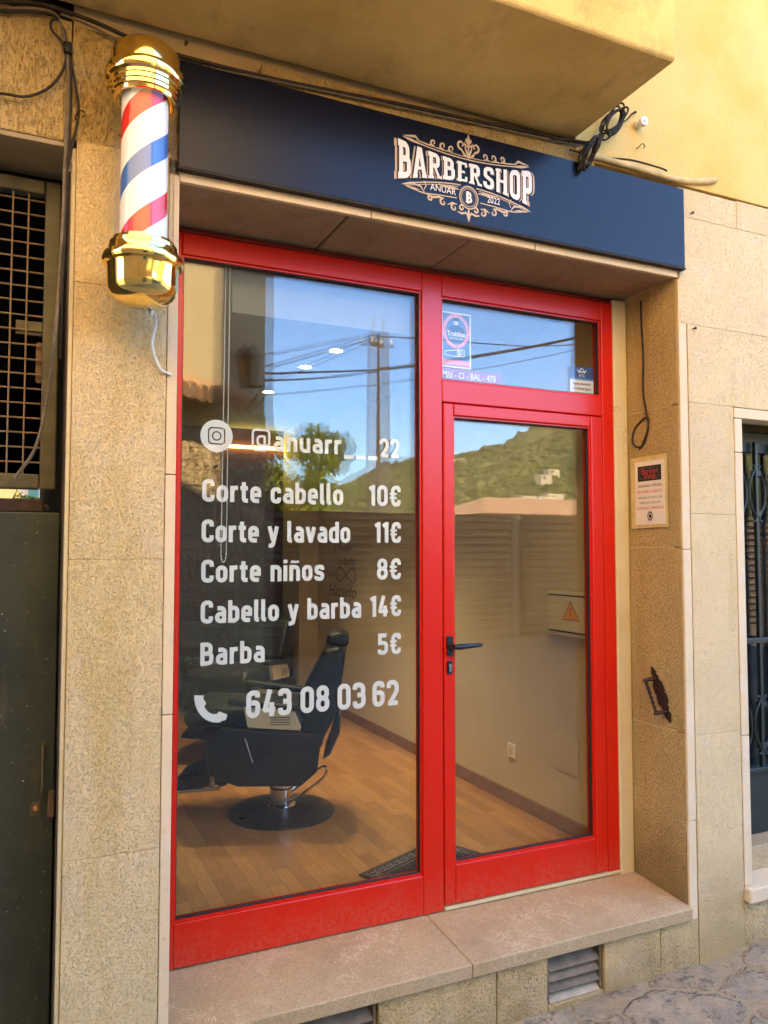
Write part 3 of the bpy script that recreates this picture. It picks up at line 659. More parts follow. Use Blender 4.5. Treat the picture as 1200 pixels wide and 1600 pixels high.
# ------------------------------------------------------------------ stickers behind the glass
SY = LY
def flat(mb, x0, x1, z0, z1, y): return mb.quad((x0, y, z0), (x1, y, z0), (x1, y, z1), (x0, y, z1))
def sheet(x0, x1, z0, z1, y): return MB().box(x0, x1, y, y + .0006, z0, z1)
st = thing('sticker', 'tall white and pink video surveillance sticker with sky reflection painted blue in the transom corner', 'sticker', (1.15, SY, 2.2))
def up(y): return lambda u, v: (u, y, v)
sheet(1.080, 1.224, 2.194, 2.431, SY).build('backing', M['stickblue_sky'], st)  # blue backing paints in the sky reflected on a clear decal
mb = MB(); beads(mb, 1.080, 1.224, 2.194, 2.431, .007, SY - .0009, SY - .0003); mb.build('border', M['vinyl'], st)
cx, cz = 1.151, 2.352
mb = MB(); mb.strip([(cx + .0575 * math.cos(a), cz + .066 * math.sin(a)) for a in np.linspace(0, 2 * math.pi, 49)[:-1]], .016, True, up(SY - .0006)); mb.build('ring', M['pink'], st)
for txt, a0, dr in (('CENTRAL DE ALARMAS', 160, -1), ('VIGILANCIA PERMANENTE', 190, 1)):
    n_ = len(txt)
    for k, ch in enumerate(txt):
        if ch == ' ': continue
        a = R(a0 + dr * k * (140 if dr < 0 else 160) / (n_ - 1)); tx, tz = cx + .0555 * math.cos(a), cz + .0635 * math.sin(a); ro = a - math.pi / 2 if dr < 0 else a + math.pi / 2
        textmesh(ch, .0125, lambda u, v, tx=tx, tz=tz, ro=ro: (tx + u * math.cos(ro) - (v - .005) * math.sin(ro), SY - .0010, tz + u * math.sin(ro) + (v - .005) * math.cos(ro)), 'ring_lettering', M['vinyl'], st, 'CENTER')
mb = MB()   # guard: cap, face, shoulders
mb.poly([(cx - .040, cz - .008), (cx - .036, cz + .014), (cx - .012, cz + .024), (cx + .012, cz + .024), (cx + .036, cz + .014), (cx + .040, cz - .008)], up(SY - .0005))
mb.poly([(cx - .018, cz + .044), (cx - .014, cz + .055), (cx + .004, cz + .058), (cx + .016, cz + .053), (cx + .017, cz + .043)], up(SY - .0005)); mb.build('guard_figure', M['sticknavy'], st)
mb = MB(); mb.poly([(cx - .013, cz + .042), (cx - .010, cz + .028), (cx, cz + .0235), (cx + .010, cz + .028), (cx + .013, cz + .042)], up(SY - .0007)); mb.build('guard_face', M['stickpale'], st)
textmesh('Trablisa', .030, lambda u, v: (cx + u, SY - .0012, cz - .022 + v), 'lettering', M['vinyl'], st, 'CENTER', .92, bold=.0008)
textmesh('000 000 000', .013, lambda u, v: (cx + u, SY - .0012, cz - .037 + v), 'lettering', M['vinyl'], st, 'CENTER')
mb = MB(); mb.strip(rpath([(1.095, 2.252), (1.098, 2.262), (1.160, 2.272), (1.172, 2.255), (1.160, 2.243), (1.098, 2.246)], .003, True), .0035, True, up(SY - .0006)); mb.strip(rpath(_rect(1.158, 2.246, 1.190, 2.274), .003, True), .0035, True, up(SY - .0008))
mb.strip([(1.172 + .008 * math.cos(a), 2.260 + .008 * math.sin(a)) for a in np.linspace(0, 6.28, 17)[:-1]], .003, True, up(SY - .0009)); mb.build('camera_drawing', M['vinyl'], st)
flat(MB(), 1.087, 1.217, 2.204, 2.228, SY - .0006).build('banner', M['pink'], st)
textmesh('VIDEOVIGILANCIA', .0165, lambda u, v: (1.152 + u, SY - .0012, 2.210 + v), 'lettering', M['vinyl'], st, 'CENTER', .95)
st = thing('sticker', 'lilac licence number strip reading M/d - CI - BAL - 478 on the transom glass', 'sticker', (1.2, SY, 2.15))
sheet(1.079, 1.377, 2.137, 2.191, SY).build('backing', M['lilac'], st)
textmesh('M/d - CI - BAL - 478', .038, lambda u, v: (1.083 + u, SY - .001, 2.151 + v), 'lettering', M['vinyl'], st, squeeze=.83, bold=.0005)
st = thing('sticker', 'small navy and white accredited agent sticker at the right end of the transom', 'sticker', (1.82, SY, 2.15))
sheet(1.744, 1.878, 2.146, 2.264, SY).build('backing', M['paper'], st)
flat(MB(), 1.744, 1.878, 2.212, 2.264, SY - .0006).build('header', M['sticknavy'], st)
flat(MB(), 1.744, 1.878, 2.203, 2.212, SY - .0006).build('header_edge', M['stickblue_sky'], st)
mb = MB(); cx, cz = 1.811, 2.244
mb.strip([(cx + .009 * math.cos(a), cz + .004 + .009 * math.sin(a)) for a in np.linspace(0, 6.28, 17)[:-1]], .004, True, up(SY - .0010))
for sg in (-1, 1):
    for k in range(3): mb.strip([(cx + sg * .010, cz - .003 - k * .002), (cx + sg * (.028 - k * .005), cz + .006 - k * .006)], [.002, .004], False, up(SY - .0010 - k * .0001))
mb.build('winged_globe', M['vinyl'], st)
textmesh('IATA', .019, lambda u, v: (cx + u, SY - .001, 2.217 + v), 'lettering', M['vinyl'], st, 'CENTER', .8)
textmesh('Agente Aprobado', .0195, lambda u, v: (cx + u, SY - .001, 2.180 + v), 'lettering', M['ink'], st, 'CENTER', .72)
textmesh('Accredited Agent', .0195, lambda u, v: (cx + u, SY - .001, 2.158 + v), 'lettering', M['ink'], st, 'CENTER', .70)

# ------------------------------------------------------------------ fascia sign
sg_ = thing('fascia_sign', 'long navy fascia sign with white and tan BARBERSHOP emblem above the shopfront', 'sign', (1, F, 2.63))
P0 = F - .028
mb = MB(); mb.box(-.075, 2.056, P0, F - .0015, 2.633, 2.978); mb.build('panel', M['signnavy'], sg_, bevel=.002)
mb = MB(); mb.box(-.077, 2.058, P0 - .002, F - .002, 2.6255, 2.6325); mb.build('bottom_rail', M['cable'], sg_)
LX0, LX1 = .690, 1.268
def ztop(u): return 2.862 + .030 * (2 * u - 1) ** 2
def zbot(u): return 2.787 - .040 * abs(2 * u - 1) ** 1.8
BG = {
 'B': (.62, [([(.14, 0), (.14, 1)], 0), ([(.0, .92), (.44, .92, .14), (.44, .53, .12), (.14, .53)], 0), ([(.26, .53), (.50, .53, .10), (.50, .08, .14), (.0, .08)], 0)]),
 'A': (.66, [([(.10, .02), (.30, 1.0)], 0), ([(.34, 1.0), (.56, .02)], 0), ([(.2, .32), (.48, .32)], 0), ([(0, .05), (.22, .05)], 0), ([(.44, .05), (.66, .05)], 0), ([(.22, .96), (.42, .96)], 0)]),
 'R': (.64, [([(.14, .02), (.14, 1)], 0), ([(.0, .92), (.46, .92, .14), (.46, .50, .10), (.14, .50)], 0), ([(.30, .50), (.52, .02)], 0), ([(0, .05), (.28, .05)], 0), ([(.42, .05), (.64, .05)], 0)]),
 'E': (.54, [([(.14, 0), (.14, 1)], 0), ([(0, .92), (.48, .92)], 0), ([(.14, .50), (.40, .50)], 0), ([(0, .08), (.50, .08)], 0), ([(.45, .92), (.45, .74)], 0), ([(.46, .08), (.46, .28)], 0)]),
 'S': (.56, [([(.46, .70), (.46, .92, .12), (.12, .92, .12), (.12, .58, .08), (.46, .40, .08), (.46, .08, .12), (.10, .08, .12), (.10, .30)], 0)]),
 'H': (.66, [([(.14, 0), (.14, 1)], 0), ([(.52, 0), (.52, 1)], 0), ([(.14, .50), (.52, .50)], 0), ([(.02, .95), (.28, .95)], 0), ([(.40, .05), (.64, .05)], 0)]),
 'O': (.60, [([(.11, .08, .14), (.49, .08, .14), (.49, .92, .14), (.11, .92, .14)], 1)]),
 'P': (.60, [([(.14, 0), (.14, 1)], 0), ([(.0, .92), (.47, .92, .14), (.47, .42, .12), (.14, .42)], 0), ([(.02, .05), (.30, .05)], 0)]),
}
def dense(path, closed, d=.05):
    out = []; P = list(path) + ([path[0]] if closed else [])
    for a, b in zip(P[:-1], P[1:]):
        L = math.hypot(b[0] - a[0], b[1] - a[1]); k = max(1, int(L / d))
        out += [(a[0] + (b[0] - a[0]) * i / k, a[1] + (b[1] - a[1]) * i / k) for i in range(k)]
    return out if closed else out + [P[-1]]
def word(dy, grow, push, name, mat, w):
    txt = 'BARBERSHOP'; W = sum(BG[c][0] for c in txt) + .07 * 9; mb = MB(); u0 = 0; k = 0
    for ch in txt:
        for pts, cl in BG[ch][1]:
            yy = P0 - dy - .00013 * (k % 12); k += 1
            def fn(a, b, u0=u0, yy=yy):
                u = (u0 + a) / W; uu = u + push * (u - .5) * 2
                return (LX0 + (LX1 - LX0) * uu, yy, zbot(u) + b * (ztop(u) - zbot(u)) - (.0 if push == 0 else .001))
            mb.strip(dense(rpath(pts, 0, bool(cl), 4), cl), (w if len(pts) > 2 or abs(pts[0][0] - pts[1][0]) < .3 and abs(pts[0][1] - pts[1][1]) > .5 else w * .62), bool(cl), fn)
        u0 += BG[ch][0] + .07
    mb.build(name, mat, sg_)
word(.0006, 0, .024, 'letter_shadow', M['logotan'], .20)
word(.0024, 0, .006, 'letter_outline', M['logodark'], .245)
word(.0042, 0, 0, 'lettering', M['logowhite'], .175)
# scrollwork, mirrored about the middle
OC, OZ = .982, 2.757
orn = MB(); ocount = [0]
def os_(path, w, mirror=True):
    for s in ((1, -1) if mirror else (1,)):
        yy = P0 - .0012 - .00011 * (ocount[0] % 14); ocount[0] += 1
        orn.strip([(s * p[0], p[1]) for p in path], [1.35 * q for q in w] if isinstance(w, list) else 1.35 * w, False, lambda a, b, yy=yy: (OC + a, yy, b))
def spiral(cx, cz, r0, r1, a0, a1, n=18): return [(cx + (r0 + (r1 - r0) * k / n) * math.cos(R(a0 + (a1 - a0) * k / n)), cz + (r0 + (r1 - r0) * k / n) * math.sin(R(a0 + (a1 - a0) * k / n))) for k in range(n + 1)]
def tz(a): return 2.877 + .034 * (a / .29) ** 2
top = [(a, tz(a)) for a in np.linspace(0, .272, 16)]
os_(top, [.0032] * 10 + [.003, .004, .006, .008, .006, .001]); os_([(a, z + .009) for a, z in top[:13]], [.002] * 9 + [.003, .004, .003, .001])
os_([(.205, tz(.205) + .010), (.222, tz(.22) + .020), (.245, tz(.245) + .012), (.27, tz(.27) + .004)], [.001, .007, .005, .001])
for cx_, r_ in ((.148, .013), (.108, .015), (.072, .014)):
    zc = tz(cx_) + .024; os_(spiral(cx_, zc, r_, .003, -110, 260), [.0052] * 6 + [.0045] * 6 + [.003] * 7)
    os_([(cx_ + .030, tz(cx_) + .012), (cx_ + .012, tz(cx_) + .012), (cx_ - .004, zc - r_)], [.001, .005, .005])
os_(spiral(.030, 2.928, .019, .004, -100, 250), [.006] * 10 + [.004] * 9); os_([(.004, 2.884), (.018, 2.893), (.028, 2.908)], [.002, .007, .004])
os_([(.003, 2.888), (.008, 2.905), (.014, 2.920), (.010, 2.936)], [.004, .006, .004, .001])
os_([(0, 2.880), (0, 2.925), (0, 2.945), (0, 2.975)], [.004, .004, .011, .001], False)
os_([(.001, 2.935), (.011, 2.948), (.009, 2.958)], [.006, .005, .001]); os_([(.001, 2.925), (.016, 2.932), (.017, 2.941)], [.005, .005, .001])
def bz(a): return 2.775 - .046 * (a / .28) ** 2
os_([(a, bz(a)) for a in np.linspace(.034, .277, 14)], [.0034] * 11 + [.006, .005, .001]); os_([(a, bz(a) - .008) for a in np.linspace(.045, .262, 14)], [.002] * 14)
os_([(.040, bz(.04) - .018), (.075, bz(.075) - .014), (.105, bz(.105) - .012), (.128, bz(.128) - .004)], [.002, .009, .006, .001])
os_([(.050, 2.722), (.120, 2.722 - .003), (.180, 2.714), (.205, 2.716), (.262, 2.726)], [.003, .003, .0036, .0036, .0015])
os_([(.268, 2.729), (.235, 2.741), (.200, 2.736), (.185, 2.717)], [.001, .004, .005, .002]); os_([(.262, 2.727), (.225, 2.724), (.205, 2.722)], [.001, .0045, .001]); os_([(.187, 2.760), (.178, 2.744), (.186, 2.728)], [.002, .003, .002])
for cx_, cz_, r_ in ((.160, 2.701, .011), (.108, 2.695, .014), (.062, 2.684, .014)): os_(spiral(cx_, cz_, r_, .003, 80, -260), [.0055] * 7 + [.0045] * 6 + [.003] * 6)
os_([(.176, 2.712), (.150, 2.706), (.125, 2.712), (.104, 2.709)], [.002, .006, .006, .002]); os_([(.090, 2.690), (.070, 2.700), (.05, 2.698)], [.002, .006, .002])
os_(spiral(.030, 2.688, .012, .003, 120, -220), [.005] * 19); os_([(.048, 2.672), (.030, 2.668), (.010, 2.674)], [.002, .006, .004])
os_([(0, 2.690), (0, 2.676), (0, 2.664), (0, 2.640)], [.004, .006, .012, .001], False); os_([(.001, 2.668), (.012, 2.672), (.013, 2.680)], [.005, .005, .001])
for r_, w_2 in ((.042, .005), (.034, .0025)): 
    yy = P0 - .0030; orn.strip([(OC + r_ * .93 * math.cos(a), 2.732 + r_ * math.sin(a)) for a in np.linspace(0, 2 * math.pi, 49)[:-1]], w_2, True, lambda a, b, yy=yy: (a, yy, b))
orn.build('scrollwork', M['logotan'], sg_)
mb = MB(); mb.poly([(OC + .0375 * math.cos(a), 2.732 + .0405 * math.sin(a)) for a in np.linspace(0, 2 * math.pi, 41)[:-1]], lambda a, b: (a, P0 - .0028, b)); mb.build('medallion', M['logodark'], sg_)
textmesh('B', .052, lambda u, v: (OC + u, P0 - .0034, 2.714 + v), 'initial', M['logowhite'], sg_, 'CENTER', .95, bold=.0012)
mb = MB(); mb.strip([(-.014, 2.751), (-.004, 2.754), (.010, 2.749)], [.001, .004, .001], False, lambda a, b: (OC + a, P0 - .0036, b)); mb.strip([(-.016, 2.716), (-.005, 2.711), (.008, 2.716)], [.001, .004, .001], False, lambda a, b: (OC + a, P0 - .0036, b)); mb.strip([(-.002, 2.715), (-.002, 2.750)], .0025, False, lambda a, b: (OC + a, P0 - .0037, b)); mb.build('initial_flourish', M['logowhite'], sg_)
textmesh('ANUAR', .034, lambda u, v: (.873 + u, P0 - .0034, 2.731 + v - .10 * u * u), 'lettering', M['logowhite'], sg_, 'CENTER', .92)
textmesh('2022', .034, lambda u, v: (1.090 + u, P0 - .0034, 2.730 + v), 'lettering', M['logowhite'], sg_, 'CENTER', .86)

# ------------------------------------------------------------------ barber pole
BX, BY = -.195, -.48
bp = thing('barber_pole', 'gold capped barber pole with red, white and blue stripes in a clear tube', 'barber pole', (BX, F, 2.5))
def lower(z): return z - .026 - .019 * max(0, min(1, (2.77 - z) / .42)) + .013 * max(0, min(1, (2.35 - z) / .19))
def lz(prof, nm, m, n=56): return MB().lathe([(r, lower(z)) for r, z in prof], (BX, BY, 0), n).build(nm, m, bp, smooth=True, auto=28)
lz([(.0, 2.930), (.045, 2.929), (.075, 2.921), (.093, 2.905), (.099, 2.885), (.100, 2.850), (.103, 2.846), (.112, 2.842), (.1145, 2.833), (.1145, 2.822), (.111, 2.813), (.103, 2.808), (.1025, 2.800), (.100, 2.797), (.099, 2.786), (.096, 2.783), (.095, 2.774), (.0905, 2.770), (.0885, 2.762), (.080, 2.762), (.078, 2.790), (.0, 2.795)], 'top_cap', M['gold'])
lz([(.0, 2.350), (.078, 2.352), (.080, 2.360), (.0885, 2.360), (.0905, 2.352), (.096, 2.349), (.0965, 2.338), (.099, 2.335), (.1005, 2.322), (.103, 2.316), (.112, 2.312), (.1145, 2.303), (.1145, 2.294), (.111, 2.286), (.102, 2.281), (.100, 2.275), (.099, 2.225), (.096, 2.205), (.088, 2.190), (.074, 2.178), (.05, 2.166), (.0, 2.160)], 'bottom_cap', M['gold'])
lz([(.0855, 2.355), (.0855, 2.768)], 'glass_tube', M['tubeglass'])
d = MB().lathe([(.0, 2.300 - 2.5), (.066, 2.300 - 2.5), (.066, 2.765 - 2.5), (.0, 2.765 - 2.5)], (0, 0, 0), 56)
dr = d.build('striped_drum', M['stripes'], None, smooth=True); dr.parent = bp; dr.location = (0, BY - F, 0)
for a in (2.790, 2.245): MB().box(BX - .03, BX + .03, BY + .095, F - .001, a, a + .03).build('wall_bracket', M['gold'], bp, bevel=.003)
mb = MB(); mb.tube(smooth_pts([(-.165, BY + .05, 2.145), at(244, 500, y=F - .04), at(238, 540, y=F - .02), at(250, 575, y=F - .012), at(262, 583, y=F - .008), at(268, 586, y=F - .003)]), .0036, 8)
mb.lathe([(.0, 2.118), (.007, 2.120), (.009, 2.138), (.006, 2.153)], (-.165, BY + .05, 0), 12)
tag(mb.build('power_cord', M['whitecord'], smooth=True), 'white power cord hanging from the barber pole down the wall', 'cord')

# ------------------------------------------------------------------ cables, hooks and small ironwork on the facade
CY = F - .018
def wire(pts, r, nm, mat, label, cat='cable', group=None, y=CY, n=7):
    P = [Vector(p) if len(p) == 3 and not isinstance(p, tuple) else at(p[0], p[1], y=(p[2] if len(p) > 2 else y)) for p in pts]
    o = MB().tube(smooth_pts(P), r, n).build(nm, mat, smooth=True); return tag(o, label, cat, group)
wire([(-60, 4), (0, 12), (55, 14), (85, 22), (98, 45), (105, 85), (107, 150), (104, 215), (101, 262), (99, 330), (92, 450), (86, 520, F - .03), (74, 620, -.24), (55, 700, -.21), (22, 748, -.20)], .0052, 'wall_cable', M['cablegrey'], 'grey cable that runs down the pillar and slants across the mesh grille')
wire([(-60, 10), (0, 17), (60, 19), (88, 26), (103, 60), (110, 110), (110, 170), (107, 240), (104, 300), (100, 380), (96, 470, F - .03), (95, 560, -.25)], .0048, 'wall_cable', M['cable'], 'dark cable dropping straight down the edge of the pillar')
wire([(-40, 150), (0, 146), (40, 151), (75, 138), (97, 112), (104, 85), (97, 66), (82, 48), (80, 34), (92, 26)], .0042, 'wall_cable', M['cable'], 'dark cable looping in from the left edge of the photo')
wire([(103, 70), (112, 100), (120, 145), (123, 176), (118, 205), (112, 232), (107, 255)], .0042, 'wall_cable', M['cable'], 'short dark cable bowed outwards beside the pillar bundle')
wire([(88, 25), (97, 42), (104, 72), (106, 112), (104, 160), (102, 225), (108, 245), (111, 258), (107, 268), (98, 264)], .0036, 'wall_cable', M['cablegrey'], 'pale grey cable with a small loop at the gate lintel')
MB().lathe([(0, -.016), (.012, -.016), (.013, 0), (.012, .016), (0, .016)], at(106, 76, y=CY - .004), 12).build('tmp', M['black'])
o = bpy.data.objects['tmp']; o.name = 'cable_tie'; tag(o, 'black tape tie holding the cable bundle near the top left', 'tie')
wire([(-60, -10), (0, 2), (60, 6), (120, 24), (165, 42), (210, 62), (300, 92), (450, 128), (640, 166), (760, 192), (900, 221), (925, 226)], .0065, 'facade_cable', M['cable'], 'thick dark cable running along the joint under the balcony', y=F - .012)
wire([(95, 22), (140, 40), (200, 70), (290, 98), (460, 133), (700, 184), (845, 215), (905, 228)], .004, 'facade_cable', M['cablegrey'], 'thin grey cable just under the thick one above the sign', y=F - .012)
wire([(890, 234), (940, 246), (985, 250), (1030, 262), (1042, 267)], .0042, 'facade_cable', M['cable'], 'dark cable end lying over the painted conduit', y=F - .022)
wire([(905, 238), (950, 250), (1000, 264), (1050, 279), (1080, 283), (1105, 283), (1118, 281)], .0135, 'conduit', M['conduit'], 'cream painted conduit stub bent up at its end above the sign', 'conduit', y=F - .014, n=12)
cb = MB(); rnd = random.Random(3); A = at(936, 218, y=F - .05); ca = at(958, 190, y=F - .055); cb_ = at(920, 241, y=F - .05)
def ring(c, ra, rb, tilt, depth, ph):
    out = []
    for k in range(24):
        a = 2 * math.pi * k / 24; u, v = ra * math.cos(a), rb * math.sin(a)
        out.append(c + Vector((u * math.cos(tilt) - v * math.sin(tilt), depth * math.sin(a + ph), u * math.sin(tilt) + v * math.cos(tilt))))
    return out
for k in range(7):
    cb.tube(ring(ca + Vector((rnd.uniform(-.008, .008), rnd.uniform(-.008, .004), rnd.uniform(-.006, .006))), .082 + rnd.uniform(-.016, .012), .028 + rnd.uniform(-.012, .006), R(52) + rnd.uniform(-.12, .12), .014, k), .0042, 6, True)
    cb.tube(ring(cb_ + Vector((rnd.uniform(-.006, .006), rnd.uniform(-.008, .004), rnd.uniform(-.004, .004))), .074 + rnd.uniform(-.016, .008), .018 + rnd.uniform(-.009, .006), R(60) + rnd.uniform(-.14, .14), .012, k), .0042, 6, True)
cb.tube(smooth_pts([at(860, 216, y=F - .02), at(895, 219, y=F - .03), at(920, 222, y=F - .04), A]), .004, 6); cb.tube(smooth_pts([A, at(950, 205, y=F - .04), at(978, 188, y=F - .03), at(989, 176, y=F - .01)]), .003, 6)
cb.tube([A - Vector((.012, 0, .02)), A + Vector((.012, 0, .02))], [.013, .013], 10)
tag(cb.build('cable_coil', M['cable'], smooth=True), 'bundled coil of black cable hanging at the corner of the balcony', 'cable')
c = at(995, 197, y=F - .004); mb = MB().lathe([(0, .0), (.016, 0), (.018, -.012), (.013, -.018), (.013, -.024), (.020, -.030), (.021, -.042), (.018, -.047), (0, -.047)], c, 24, 'y')
ins = mb.build('insulator', M['ceramic'], smooth=True); tag(ins, 'white porcelain insulator knob on the yellow plaster', 'insulator')
MB().lathe([(0, -.0472), (.006, -.0472), (.005, -.053), (0, -.054)], c, 12, 'y').build('screw', M['steel'], ins)
def hook(px, py, label, s=1.0, y=F):
    c = at(px, py, y=y); p = [c + Vector(v) * s for v in ((0, .002, 0), (0, -.014, .001), (.006, -.020, .010), (.016, -.020, .012), (.020, -.020, .004), (.014, -.020, -.003))]
    tag(MB().tube(smooth_pts(p, 5), .0016 * s, 6).build('iron_hook', M['rust'], smooth=True), label, 'hook')
hook(994, 233, 'small curled iron hook below the white insulator', 1.2, F - .004); hook(118, 186, 'bent iron hook beside the cables on the pillar', 1.3)
def nail(px, py, label, y=F):
    c = at(px, py, y=y); tag(MB().lathe([(.0, .003), (.003, .003), (.003, -.012), (.0065, -.013), (.006, -.016), (0, -.016)], c, 10, 'y').build('nail', M['rust'], smooth=True), label, 'nail')
nail(1083, 514, 'rusty nail in the ashlar beside the recess border'); nail(989, 178, 'rusty fixing holding the coiled cable on the plaster', F - .004); nail(1079, 334, 'rusty nail stub in the stone just right of the sign'); nail(289, 269, 'dark screw in the lintel under the left end of the sign'); nail(290, 70, 'larger rusty bolt under the balcony beside the barber pole')
# cable loop on the recess jamb (plane x = 2.037)
JX = 2.034
P = [at(px, py, x=JX) for px, py in ((1001, 470), (1002, 505), (1005, 560), (1005, 610), (1009, 640), (1013, 662), (1010, 682), (1003, 697), (992, 697), (988, 686), (992, 670), (1003, 657), (1012, 653), (1012, 672), (1004, 694), (999, 702))]
tag(MB().tube(smooth_pts(P, 6), .0045, 8).build('hanging_cable', M['cable'], smooth=True), 'dark cable hanging in a loop on the stone jamb above the notice', 'cable')

# notice of opening hours
no = thing('notice', 'laminated opening hours notice taped to the stone jamb', 'notice', (JX, -.14, 1.53))
def jf(x): return lambda u, v: (x, u, v)
MB().poly([(-.022, 1.845), (-.247, 1.848), (-.250, 1.528), (-.024, 1.524)], jf(JX - .0015)).build('tape_border', M['tape'], no)
MB().box(JX - .0035, JX - .0018, -.231, -.052, 1.541, 1.824).build('paper', M['paper'], no)
NX = JX - .0042
def nt_(txt, s, z, mat, sq=1.0, nm='lettering'): textmesh(txt, s, lambda u, v: (NX, -.143 - u, z + v), nm, mat, no, 'CENTER', sq)
MB().poly([(-.070, 1.735), (-.214, 1.735), (-.214, 1.803), (-.070, 1.803)], jf(NX + .0003)).build('header', M['ink'], no)
mb = MB(); mb.strip(rpath([(-.084, 1.745), (-.192, 1.745), (-.198, 1.755), (-.192, 1.794), (-.084, 1.794)], .003, True), .002, True, jf(NX - .0001)); mb.build('header_outline', M['cablegrey'], no)
nt_('Barber', .034, 1.768, M['redink'], 1.1); nt_('Shop', .034, 1.747, M['redink'], 1.1)
nt_('HORARIO TIENDA', .0175, 1.708, M['ink']); nt_('DE LUNES A SÁBADO', .0175, 1.682, M['redink'], .92); nt_('MAÑANAS DE 10:00 A 14:00', .0125, 1.657, M['ink'], .95); nt_('TARDES DE 16:30 A 20:30', .0125, 1.634, M['ink'], .93); nt_('DOMINGO CERRADO', .0175, 1.608, M['redink'], .95)
mb = MB()
for k in range(12):
    a = 2 * math.pi * k / 12; mb.strip([(-.143 + .011 * math.cos(a), 1.578 + .014 * math.sin(a)), (-.143 + .018 * math.cos(a + .2), 1.578 + .022 * math.sin(a + .2))], .0055, False, jf(NX - .0001 * k))
mb.poly([(-.143 + .008 * math.cos(a), 1.577 + .010 * math.sin(a)) for a in np.linspace(0, 6.28, 17)[:-1]], jf(NX)); mb.build('emblem', M['iron'], no)

# wrought iron knocker hung askew on the jamb
kn = thing('iron_pull_handle', 'tilted wrought iron pull handle with a twisted bar on the jamb', 'handle', (JX, -.18, .80))
pa, pb = at(1018, 1041, x=JX), at(1048, 1130, x=JX); ax = (pb - pa).normalized(); sd = Vector((0, ax.z, -ax.y)); L_ = (pb - pa).length
if sd.y < 0: sd = -sd
half = [(0, .0), (.03, .008), (.045, .006), (.055, .011), (.075, .011), (.09, .017), (.13, .018), (.14, .014), (.15, .018), (.185, .018), (.20, .011), (.215, .012), (.225, .006), (.245, .012), (.262, .009), (L_, .0)]
sc = L_ / .285; half = [(a * (sc if a < L_ else 1), b) for a, b in half if a < L_ - .004 or a == L_]
half = [(a, b * 1.7) for a, b in half]; poly = [(a, b) for a, b in half] + [(a, -b) for a, b in reversed(half[1:-1])]
mb = MB(); mb.prism(poly, pa + Vector((.002, 0, 0)), ax, sd, -.006 if ax.cross(sd).x > 0 else .006); mb.build('back_plate', M['iron'], kn, bevel=.0015)
q0, q1 = pa + ax * (L_ * .22) + Vector((-.004, 0, 0)), pa + ax * (L_ * .80) + Vector((-.004, 0, 0)); off = Vector((-.045, 0, 0)) + sd * .016
for q in (q0, q1): MB().tube([q, q + off, q + off * 1.15], [.0085, .0085, .006], 8).build('arm', M['iron'], kn, smooth=True)
mb = MB()
b0, b1 = q0 + off * .92, q1 + off * .92
for ph in (0, math.pi):
    mb.tube([b0.lerp(b1, t) + (sd * math.cos(t * 22 + ph) + Vector((1, 0, 0)) * math.sin(t * 22 + ph)) * .0042 for t in np.linspace(0, 1, 48)], .0046, 6)
mb.build('twisted_bar', M['rust'], kn, smooth=True)

# ------------------------------------------------------------------ left neighbour: gateway
nb = thing('gateway_building', 'rough stone gateway building at the left with a plain lintel over the green gate', 'building', (-1.1, F, -.35))
HL = 4.7
mb = MB(); mb.box(-6, -.3905, F + .05, 4.0, 3.1, HL); mb.box(-6, -.3905, F + .05, 4.0, 2.69, 3.1); mb.box(-6, -1.62, F + .05, 4.0, -.6, 2.69); mb.build('masonry', M['dark'], nb)
mb = MB(); mb.box(-.3845, -.3725, .0, 4.0, -.6, 2.69); mb.build('passage_wall', M['dark'], nb)
mb = MB(); mb.box(-1.62, -.385, 3.9, 4.0, 2.02, 2.69); mb.build('passage_beam', M['dark'], nb)
blocks([(-1.3, -.3915, 2.652, 3.03), (-2.4, -1.3, 2.652, 3.03), (-6, -2.4, 2.652, 3.03)], F + .002).build('rough_stone_band', M['roughwall'], nb, bevel=.004)
mb = MB(); mb.box(-1.62, -.386, F + .004, -.075, 2.636, 2.6515); mb.build('lintel', M['beam'], nb, bevel=.003)
blocks([(-2.6, -1.63, z0, z1) for z0, z1 in ((-.6, .5), (.5, 1.4), (1.4, 2.2), (2.2, 2.65))]).build('stone_pillar', M['pillar'], nb, bevel=.004)
mb = MB(); mb.box(-6, -.39, F - .004, F + .045, 3.36, HL); mb.build('upper_plaster', M['yellow'], nb)
gt = thing('metal_gate', 'dark green sheet metal gate with a rusty mesh grille above', 'gate', (-1.0, -.12, -.35))
mb = MB(); mb.box(-1.60, -.3905, -.135, -.105, -.33, 1.543); mb.build('panel', M['gate'], gt, bevel=.004)
mb = MB(); mb.box(-1.60, -.44, -.128, -.110, 1.5435, 1.585); mb.build('top_bolt_rail', M['rust'], gt, bevel=.004)
mb = MB(); mb.tube([(-.446, -.119, 1.56), (-.43, -.119, 1.565), (-.425, -.119, 1.555)], .006, 8); mb.build('bolt_knob', M['rust'], gt, smooth=True)
fr = MB(); fr.box(-.452, -.405, -.14, -.095, 1.615, 2.60); fr.box(-1.60, -.4525, -.14, -.095, 1.615, 1.662); fr.box(-1.60, -.4525, -.14, -.095, 2.555, 2.60); fr.build('grille_frame', M['olive'], gt, bevel=.005)
for k in range(20):
    x = -.500 - .046 * k; MB().tube([(x, -.125, 1.655), (x + .001 * math.sin(k), -.125, 2.56)], .0030, 6).build('wire', M['mesh'], gt, smooth=True)
for k in range(19):
    z = 1.70 + .0465 * k; MB().tube([(-1.60, -.119, z + .002 * math.sin(k * 2.1)), (-.44, -.119, z)], .0030, 6).build('wire', M['mesh'], gt, smooth=True)
mb = MB(); mb.box(-.53, -.4525, -.113, -.104, 2.105, 2.150); mb.build('mesh_plate', M['olive'], gt, bevel=.002)
